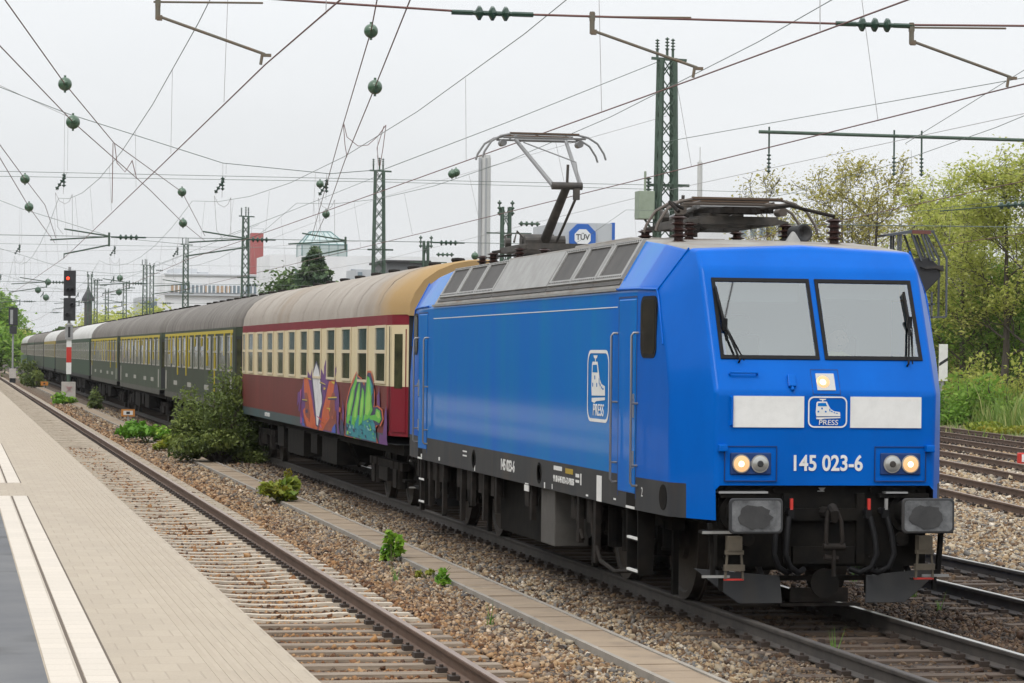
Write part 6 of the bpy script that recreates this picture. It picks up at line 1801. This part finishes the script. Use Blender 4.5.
# right hand trees: (label, px at base depth, y, height, ...)
def tx(u, y): return unproj_y(u, 340, y).x
RT = [
 ('thin tree right beside the tall lattice mast', 742, 116, 8.6, 2.6, 3200, 'olive', 'bark', .115, .15, .25),
 ('sparse bare topped tree directly behind the lowered pantograph', 768, 112, 12.2, 3.0, 1458, 'olive', 'bark', .115, .2, .30),
 ('spreading tree with reddish trunk right of the lowered pantograph', 838, 108, 12.3, 4.2, 4212, 'olive', 'barkred', .115, .22, .32),
 ('olive tree with open branches behind the locomotive cab roof', 872, 104, 12.0, 3.8, 4212, 'olive', 'bark', .115, .2, .32),
 ('upright pale green tree under the middle of the green tube beam', 925, 100, 11.6, 2.9, 7650, 'spring', 'bark', .115, .2, .3),
 ('bright spring tree beside the hooded signal', 962, 96, 9.7, 3.2, 9450, 'spring', 'bark', .115, .18, .22),
 ('tall pale birch like tree at the right edge', 1002, 92, 12.0, 2.9, 9000, 'spring', 'bark', .115, .2, .25),
 ('tall tree half cut by the right edge of the view', 1036, 90, 12.4, 3.4, 9450, 'spring', 'bark', .115, .2, .22),
 ('low bushy fresh green tree above the tall grass', 985, 98, 5.4, 2.8, 9450, 'fresh', 'bark', .115, .12, .08),
 ('low bushy tree behind the white marker board', 945, 103, 5.6, 2.8, 9000, 'spring', 'bark', .115, .12, .08),
 ('dense low tree hidden partly behind the cab corner', 900, 108, 6.4, 3.2, 6156, 'olive', 'bark', .115, .14, .1),
 ('low olive thicket tree right behind the cab roof', 850, 113, 6.0, 3.2, 5508, 'olive', 'bark', .115, .14, .1),
 ('fresh green low tree at the right edge above the weeds', 1022, 94, 6.2, 2.8, 9450, 'fresh', 'bark', .115, .12, .08),
 ('low light tree at the left end of the right hand trees', 795, 118, 6.2, 3.0, 4212, 'olive', 'bark', .115, .14, .12),
 ('small green tree just behind the tall lattice mast', 650, 150, 7.4, 2.8, 5850, 'fresh', 'bark', .115, .14, .12),
 ('tall olive tree standing behind the right hand row', 905, 124, 12.0, 3.8, 4212, 'olive', 'bark', .115, .2, .25),
 ('pale green tree standing behind the right hand row', 985, 118, 11.5, 3.8, 8100, 'spring', 'bark', .115, .2, .2),
]
for i, (lb, u, y, h, sp, nl, lf, bk, sz, tr, fi) in enumerate(RT):
    tree(lb, tx(u, y), y, h, sp, nl, lf, 100 + i, sz, tr, fi, bk, sigma=.34 if h > 8 else .4, nb=11 if h > 8 else 9)
shrub('yellowish leafy weeds at the right edge of the rusty tracks', tx(1003, 74), 74, 1.6, .9, 1500, 'yellow', 61, .13, name='weed_clump', cat='weeds', z0=-.4)
for i, (u, y, h_, lb) in enumerate(((952, 88, 3.0, 'pale green shrub growing behind the marker board'), (979, 89, 3.5, 'pale green shrub behind the tallest grass'), (1005, 87, 2.9, 'pale green shrub near the right edge behind the grass'), (1028, 87, 3.6, 'pale green shrub cut by the right edge'))):
    shrub(lb, tx(u, y), y, 1.9, h_, 3200, 'spring' if i % 2 else 'fresh', 90 + i, .12, z0=-.4, lobes=16)
for i, (u, y, lb) in enumerate(((965, 112, 'dark undergrowth shrub behind the tall grass, left'), (1005, 108, 'dark undergrowth shrub behind the tall grass, right'), (1040, 104, 'undergrowth shrub beyond the right edge of the grass'), (925, 116, 'undergrowth shrub just behind the cab corner'))):
    shrub(lb, tx(u, y), y, 3.0, 3.4, 3600, 'bush' if i % 2 else 'olive', 70 + i, .16, z0=-.4, lobes=16)
# trees on the far left, beyond the end of the platform, and behind the coaches
for i, (u, y, h, sp, nl, lf, lb) in enumerate(((-6, 300, 8.2, 3.0, 3600, 'fresh', 'green tree at the left edge of the view behind the far signal'), (-30, 285, 8.2, 4.6, 3600, 'fresh', 'green tree cut by the left edge of the view'), (1, 345, 7.0, 3.2, 2800, 'fresh', 'rounded far tree beside the tail of the train'), (-12, 265, 4.2, 2.6, 2600, 'fresh', 'low bright bushy tree at the left edge beside the track'), (14, 400, 5.0, 2.6, 2200, 'spring', 'small hazy tree just above the tail of the train'))):
    tree(lb, tx(u, y), y, h, sp, nl, lf, 200 + i, .34, .25, .1, group='trees at the far left', sigma=.7)  # lighter leaf colours put the haze of distance into these crowns
def conifer(label, x, y, h, r, n, seed):
    g_ = np.random.default_rng(seed); org = (x, y, -.5); root = empty('fir_tree', org, label, 'tree')
    q = MB(); q.tube([(x, y, -.5), (x, y, h)], [.25, .03], 8); q.build('trunk', M['bark'], root, org, fix=False)
    t = 1 - g_.random(n) ** .62; a = g_.uniform(0, 6.28, n); lay = .65 + .35 * np.abs(np.sin(t * 30 + np.sin(a * 3))); rr_ = r * 1.25 * (1 - t) ** .85 * lay * g_.random(n) ** .4 + .1
    P = np.stack([x + rr_ * np.cos(a), y + rr_ * np.sin(a), 1 + t * (h - 1) - rr_ * .18], 1); leaf_mesh('crown', P, .42, LM['dark'], root, org, rnd=np.clip(.5 + .4 * np.sin(t * 40), 0, 1), seed=seed)
conifer('dark pointed fir above the roof of the red and cream coach', tx(314, 235), 235, 12.6, 4.6, 7000, 301)
tree('rounded green tree left of the dark fir', tx(292, 240), 240, 9.4, 4.0, 5000, 'far', 302, .3, .2, .15, group='trees behind the train', sigma=.7)
tree('green tree low over the coach roof right of the lattice mast', tx(398, 230), 230, 6.2, 2.6, 1600, 'fresh', 303, .28, .2, .15, group='trees behind the train', sigma=.6)
tree('green tree below the brick tower over the green coach roof', tx(268, 330), 330, 9.2, 4.4, 2600, 'far', 304, .36, .2, .12, group='trees behind the train', sigma=.8)
tree('hazy tree between the white building and the signal', tx(140, 430), 430, 6.6, 5.5, 2600, 'spring', 305, .5, .25, .1, group='trees behind the train', sigma=1.1)  # pale leaf colour on the hazy trees stands in for distance haze
tree('hazy tree over the far coaches right of the signal', tx(112, 470), 470, 6.4, 5.0, 2200, 'spring', 306, .5, .25, .1, group='trees behind the train', sigma=1.1)
tree('faint wide tree above the coaches nearest the signal', tx(93, 520), 520, 6.6, 5.0, 2200, 'spring', 307, .55, .25, .1, group='trees behind the train', sigma=1.2)

# far-off wood closing the view
def wood():
    g_ = np.random.default_rng(9); P = []; tone = []
    for k in range(300):
        u = g_.uniform(-120, 1150); y = g_.uniform(560, 700) if u < 700 else g_.uniform(220, 300); c = unproj_y(u, 340, y); hh = g_.uniform(4, 7.5) if u < 700 else g_.uniform(5, 10)
        m_ = 60; v = g_.normal(size=(m_, 3)); v /= np.linalg.norm(v, axis=1)[:, None]
        P.append(np.array([c.x, y, hh * .45]) + v * np.array([hh * .6, hh * .6, hh * .55])); tone.append(np.full(m_, g_.uniform(.1, .8)))
    o = leaf_mesh('far_wood', np.concatenate(P), 1.5, LM['far'], None, (0, 600, 0), rnd=np.concatenate(tone), seed=9)
    tag(o, 'hazy far off wood closing the view behind the station', 'wood', kind='stuff')
wood()

def reflection_wood():  # unseen trees left of the platform, added to darken reflections in the train side
    g_ = np.random.default_rng(19); P = []; tone = []
    for k in range(700):
        x = g_.uniform(-44, -36); y = g_.uniform(-20, 330); hh = g_.uniform(7, 11); m_ = 110
        v = g_.normal(size=(m_, 3)); v /= np.linalg.norm(v, axis=1)[:, None]
        P.append(np.array([x, y, hh * .45]) + v * np.array([hh * .5, hh * .6, hh * .55])); tone.append(np.full(m_, g_.uniform(.1, .8)))
    o = leaf_mesh('reflection_tree_belt', np.concatenate(P), 1.5, LM['dark'], None, (-40, 100, 0), rnd=np.concatenate(tone), seed=19)
    tag(o, 'unseen belt of trees added to darken the reflections in the train side', 'wood', kind='stuff')
reflection_wood()

# ------------------------------------------------------------------ buildings
M['cladding'] = mat('white_cladding', (0.74, 0.75, 0.76), .7, col2=(.66, .67, .69), scale=.2)
M['cladding2'] = mat('grey_wall', (0.46, 0.48, 0.50), .7, col2=(.41, .43, .45), scale=.3)
M['bandglass'] = mat('strip_glazing', (0.13, 0.18, 0.22), .2, col2=(.22, .27, .30), scale=.15, spec=.8)
M['blind'] = mat('tan_window_blind', (0.42, 0.30, 0.20), .8)
M['brick'] = mat('red_brick_tower', (0.36, 0.10, 0.095), .85, col2=(.31, .085, .08), scale=.4)
M['chim'] = mat('pale_concrete_chimney', (0.50, 0.50, 0.49), .8, col2=(.44, .44, .43), scale=.1)
M['chimd'] = mat('chimney_recess', (0.29, 0.30, 0.31), .8)
M['tvblue'] = mat('bright_blue_sign', (0.008, 0.10, 0.42), .5)
M['glassroof'] = mat('pale_glass_roof', (0.42, 0.50, 0.50), .15, spec=.8)
M['grframe'] = mat('teal_glazing_bars', (0.13, 0.24, 0.24), .6)
def bld(name, label, u0, u1, v_top, y, depth, m_, cat='building'):
    a = unproj_y(u0, v_top, y); c = unproj_y(u1, v_top, y); x0, x1, z = a.x, c.x, (a.z + c.z) / 2
    org = ((x0 + x1) / 2, y, -.5); o = empty(name, org, label, cat)
    q = MB(); q.bx(x0, x1, y, y + depth, -.5, z); q.build('wall', m_, o, org)
    return o, org, x0, x1, z
Y = 480
o, org, x0, x1, z = bld('office_building', 'long white office building with strip windows above the green coaches', 165, 283, 274, Y, 30, M['cladding'])
zz = lambda v, u=220: unproj_y(u, v, Y).z
q = MB(); a = unproj_y(175, 269, Y).x; c = unproj_y(199, 269, Y).x; d_ = unproj_y(211, 272, Y).x
q.bx(a, c, Y + 4, Y + 20, z - 1, zz(268.5)); q.bx(c, d_, Y + 5, Y + 20, z - 1, zz(271.5)); q.build('roof_plant', M['cladding2'], o, org)
q = MB(); xa = unproj_y(170, 288, Y).x; q.bx(xa, x1 - 1, Y - .3, Y, zz(293), zz(285.5)); wf = q.build('strip_window', M['bandglass'], o, org)
q = MB(); n = 26
for k in range(n):
    xx = xa + (x1 - 1 - xa) * k / n; q.bx(xx - .12, xx + .12, Y - .5, Y - .3, zz(293), zz(285.5))
q.build('mullion', M['cladding'], wf, org)
q = MB()
for u0, u1 in ((171, 175.5), (176.3, 180.2), (215, 219), (219.8, 224), (226, 230), (205, 208)): q.bx(unproj_y(u0, 288, Y).x, unproj_y(u1, 288, Y).x, Y - .42, Y - .3, zz(292.5), zz(286))
q.build('blind', M['blind'], wf, org)
q = MB(); q.bx(x0 - .3, x1 + .3, Y - .6, Y, zz(296), zz(294.2)); q.bx(x0 - .2, x1 + .2, Y - .25, Y, zz(276), zz(274.4)); q.build('ledge', M['cladding2'], o, org)
o, org, x0, x1, z = bld('low_building', 'lower pale building left of the white office building', 140, 166, 297, Y + 20, 20, M['cladding2'])
q = MB(); zf = unproj_y(155, 305, Y + 20).z
for k in range(7): 
    xx = x0 + .8 + k * (x1 - x0 - 1.6) / 7; q.bx(xx, xx + .5, Y + 19.8, Y + 20, zf - 1, zf + .6)
q.build_each('window', M['bandglass'], o, org)
o, org, x0, x1, z = bld('brick_tower', 'slim red brick tower rising behind the white office building', 251.5, 263.5, 233, 520, 3, M['brick'], 'tower')
q = MB()
for s_ in (x0, x1): q.cyl((s_, 520, z), (s_, 520, z + .9), .05, n=6)
q.bar((x0, 520, z + .85), (x1, 520, z + .85), .06); q.build('railing', M['cladding2'], o, org)
# chimneys
def chimney(label, u0, u1, v, y, ribs):
    a = unproj_y(u0, v, y); c = unproj_y(u1, v, y); r_ = (c.x - a.x) / 2; x = (a.x + c.x) / 2; org = (x, y, -.5)
    o = empty('chimney', org, label, 'chimney', None)
    q = MB(); q.cyl((x, y, -.5), (x, y, a.z - .3), r_, r_ * .98, n=24); q.build('shaft', M['chim'], o, org, smooth=40)
    if ribs:
        q = MB()
        for dx in (-.42, .05): q.bx(x + dx * r_ * 2 - .16 * r_, x + dx * r_ * 2 + .13 * r_, y - r_ * 1.06, y - r_ * .3, -.5, a.z - .4)
        q.build('recess', M['chimd'], o, org)
        q = MB(); q.cyl((x - r_ * .4, y, a.z - .4), (x - r_ * .4, y, a.z + .2), r_ * .5, n=16); q.cyl((x + r_ * .45, y, a.z - .4), (x + r_ * .45, y, a.z + .2), r_ * .45, n=16); q.build('flue', M['chim'], o, org)
    else:
        q = MB(); q.cyl((x, y, a.z - .3), (x, y, a.z + 3.2), .10, n=6); q.lathe((x, y, a.z - .6), (0, 0, 1), [(0, r_ * .98), (.3, r_ * .7), (.8, r_ * .4)], 16); q.build('tip', M['chim'], o, org)
chimney('tall pale chimney just left of the raised pantograph', 478.5, 491, 156, 470, True)
chimney('thin far white chimney right of the tall lattice mast', 697.5, 702.5, 161, 600, False)
# building with the blue sign
Y = 300
o, org, x0, x1, z = bld('sign_building', 'grey building carrying a blue octagon sign behind the locomotive roof', 557, 612, 223, Y, 14, M['cladding2'])
q = MB(); q.bx(x1, x1 + .35, Y - .1, Y + 1, -.5, z + .1); q.build('blue_edge', M['tvblue'], o, org)
c = unproj_y(582, 237.5, Y)
def ngon(cx, cz, r_, n, y_, a0): return [(cx + r_ * math.cos(a0 + 2 * math.pi * k / n), y_, cz + r_ * math.sin(a0 + 2 * math.pi * k / n)) for k in range(n)]
q = MB(); q.prism(ngon(c.x, c.z, 1.72, 8, Y - .35, math.pi / 8), (0, .35, 0)); sg = q.build('octagon_sign', M['tvblue'], o, org)
q = MB(); q.prism(ngon(c.x, c.z, 1.05, 8, Y - .40, math.pi / 8), (0, .05, 0)); q.build('sign_face', M['cladding'], sg, org)
text_mesh('sign_lettering', 'TÜV', .95, (c.x, Y - .405, c.z), (1, 0, 0), (0, 0, 1), M['sigblack'], sg, org, sx=.9, bold=.02)
o, org, x0, x1, z = bld('long_building', 'low pale building behind the mast at the coach roof', 270, 480, 256, 420, 20, M['cladding'])
q = MB()
for k in range(9): q.bx(x0 + 4 + k * 3, x0 + 6 + k * 3, 419.7, 420, z - 3.5, z - 2.2)
q.build_each('window', M['bandglass'], o, org)
o, org, x0, x1, z = bld('dark_shed', 'dark grey shed over the coach roof right of the lattice mast', 387, 428, 262.5, 300, 12, mat('dark_shed_wall', (.12, .125, .13), .8))
q = MB(); q.bx(x0 - .3, x1 + .3, 299.5, 312.5, z, z + .25); q.build('roof', M['skirt'], o, org)
o, org, x0, x1, z = bld('grey_block', 'small pale grey block left of the lattice mast over the coach roof', 356, 372, 269.5, 290, 8, M['cladding2'])
q = MB(); q.bx(x0 + .2, x0 + .7, 289.8, 290, z - 1.2, z - .3); q.build_each('window', M['bandglass'], o, org)
# glass roofed building behind the fir
Yg = 400; a = unproj_y(302, 244, Yg); b_ = unproj_y(347, 244, Yg); t0 = unproj_y(313, 231, Yg); t1 = unproj_y(332, 231, Yg); org = ((a.x + b_.x) / 2, Yg, -.5)
o = empty('glass_roof_building', org, 'building with pale glass lantern roof behind the dark fir', 'building')
q = MB(); q.bx(a.x, b_.x, Yg, Yg + 6.4, -.5, a.z - 1.8); q.build('wall', M['cladding'], o, org)
q = MB(); d_ = 6.4
B4 = [(a.x, Yg, a.z), (b_.x, Yg, a.z), (b_.x, Yg + d_, a.z), (a.x, Yg + d_, a.z)]; T4 = [(t0.x, Yg + 1.8, t0.z), (t1.x, Yg + 1.8, t0.z), (t1.x, Yg + d_ - 1.8, t0.z), (t0.x, Yg + d_ - 1.8, t0.z)]
L4 = [(x, y, z - 1.8) for x, y, z in B4]
for k in range(4): q.quad(B4[k], B4[(k + 1) % 4], T4[(k + 1) % 4], T4[k]); q.quad(L4[k], L4[(k + 1) % 4], B4[(k + 1) % 4], B4[k])
q.poly(T4); q.build('glass_roof', M['glassroof'], o, org)
q = MB()
for k in range(4):
    q.bar(B4[k], T4[k], .16); q.bar(B4[k], B4[(k + 1) % 4], .16); q.bar(T4[k], T4[(k + 1) % 4], .16); q.bar(L4[k], B4[k], .14)
for k in range(1, 5):
    t = k / 5; q.bar(Vector(B4[0]).lerp(Vector(B4[1]), t), Vector(T4[0]).lerp(Vector(T4[1]), t), .1); q.bar(Vector(L4[0]).lerp(Vector(L4[1]), t), Vector(B4[0]).lerp(Vector(B4[1]), t), .1)
q.build('glazing_bar', M['grframe'], o, org)
M['trun'] = mat('dark_turret_wall', (.07, .065, .06), .8)
# small dark hut chimney above far coaches
c = unproj_y(88, 300, 400); org = (c.x, 400, -.5); o = empty('turret', org, 'small dark turret with pointed cap right of the red signal', 'tower')
q = MB(); q.bx(c.x - .55, c.x + .55, 399, 400, -.5, c.z - .2); q.build('wall', M['trun'], o, org)
q = MB(); q.lathe((c.x, 399.5, c.z - .2), (0, 0, 1), [(0, 1.0), (.5, .9), (1.7, .25), (2.6, .05)], 8); q.build('roof', M['sigblack'], o, org)
o, org, x0, x1, z = bld('apartment_block', 'pale apartment block seen through the trees at right', 735, 800, 219, 230, 14, M['cladding'])
q = MB()
for k in range(6):
    for j in range(3): q.bx(x0 + .6 + k * .9, x0 + 1.1 + k * .9, 229.8, 230, z - 1.6 - j * 2.6, z - .6 - j * 2.6)
q.build_each('window', M['bandglass'], o, org)

# ------------------------------------------------------------------ haze
def haze():
    q = MB(); q.bx(-1600, 1600, -300, 2600, -1.6, 60)
    m_ = bpy.data.materials.new('haze_air'); m_.use_nodes = True; t = m_.node_tree; t.nodes.clear()
    pv = t.nodes.new('ShaderNodeVolumePrincipled'); pv.inputs['Color'].default_value = (.95, .97, 1, 1); pv.inputs['Density'].default_value = HAZE; pv.inputs['Anisotropy'].default_value = 0.2
    ou = t.nodes.new('ShaderNodeOutputMaterial'); t.links.new(pv.outputs[0], ou.inputs['Volume'])
    o = q.build('haze', m_, None, (0, 0, 0), fix=True); tag(o, 'thin pale haze in the air over the station', 'haze', kind='stuff')
HAZE = 0.0001
if HAZE > 0: haze()
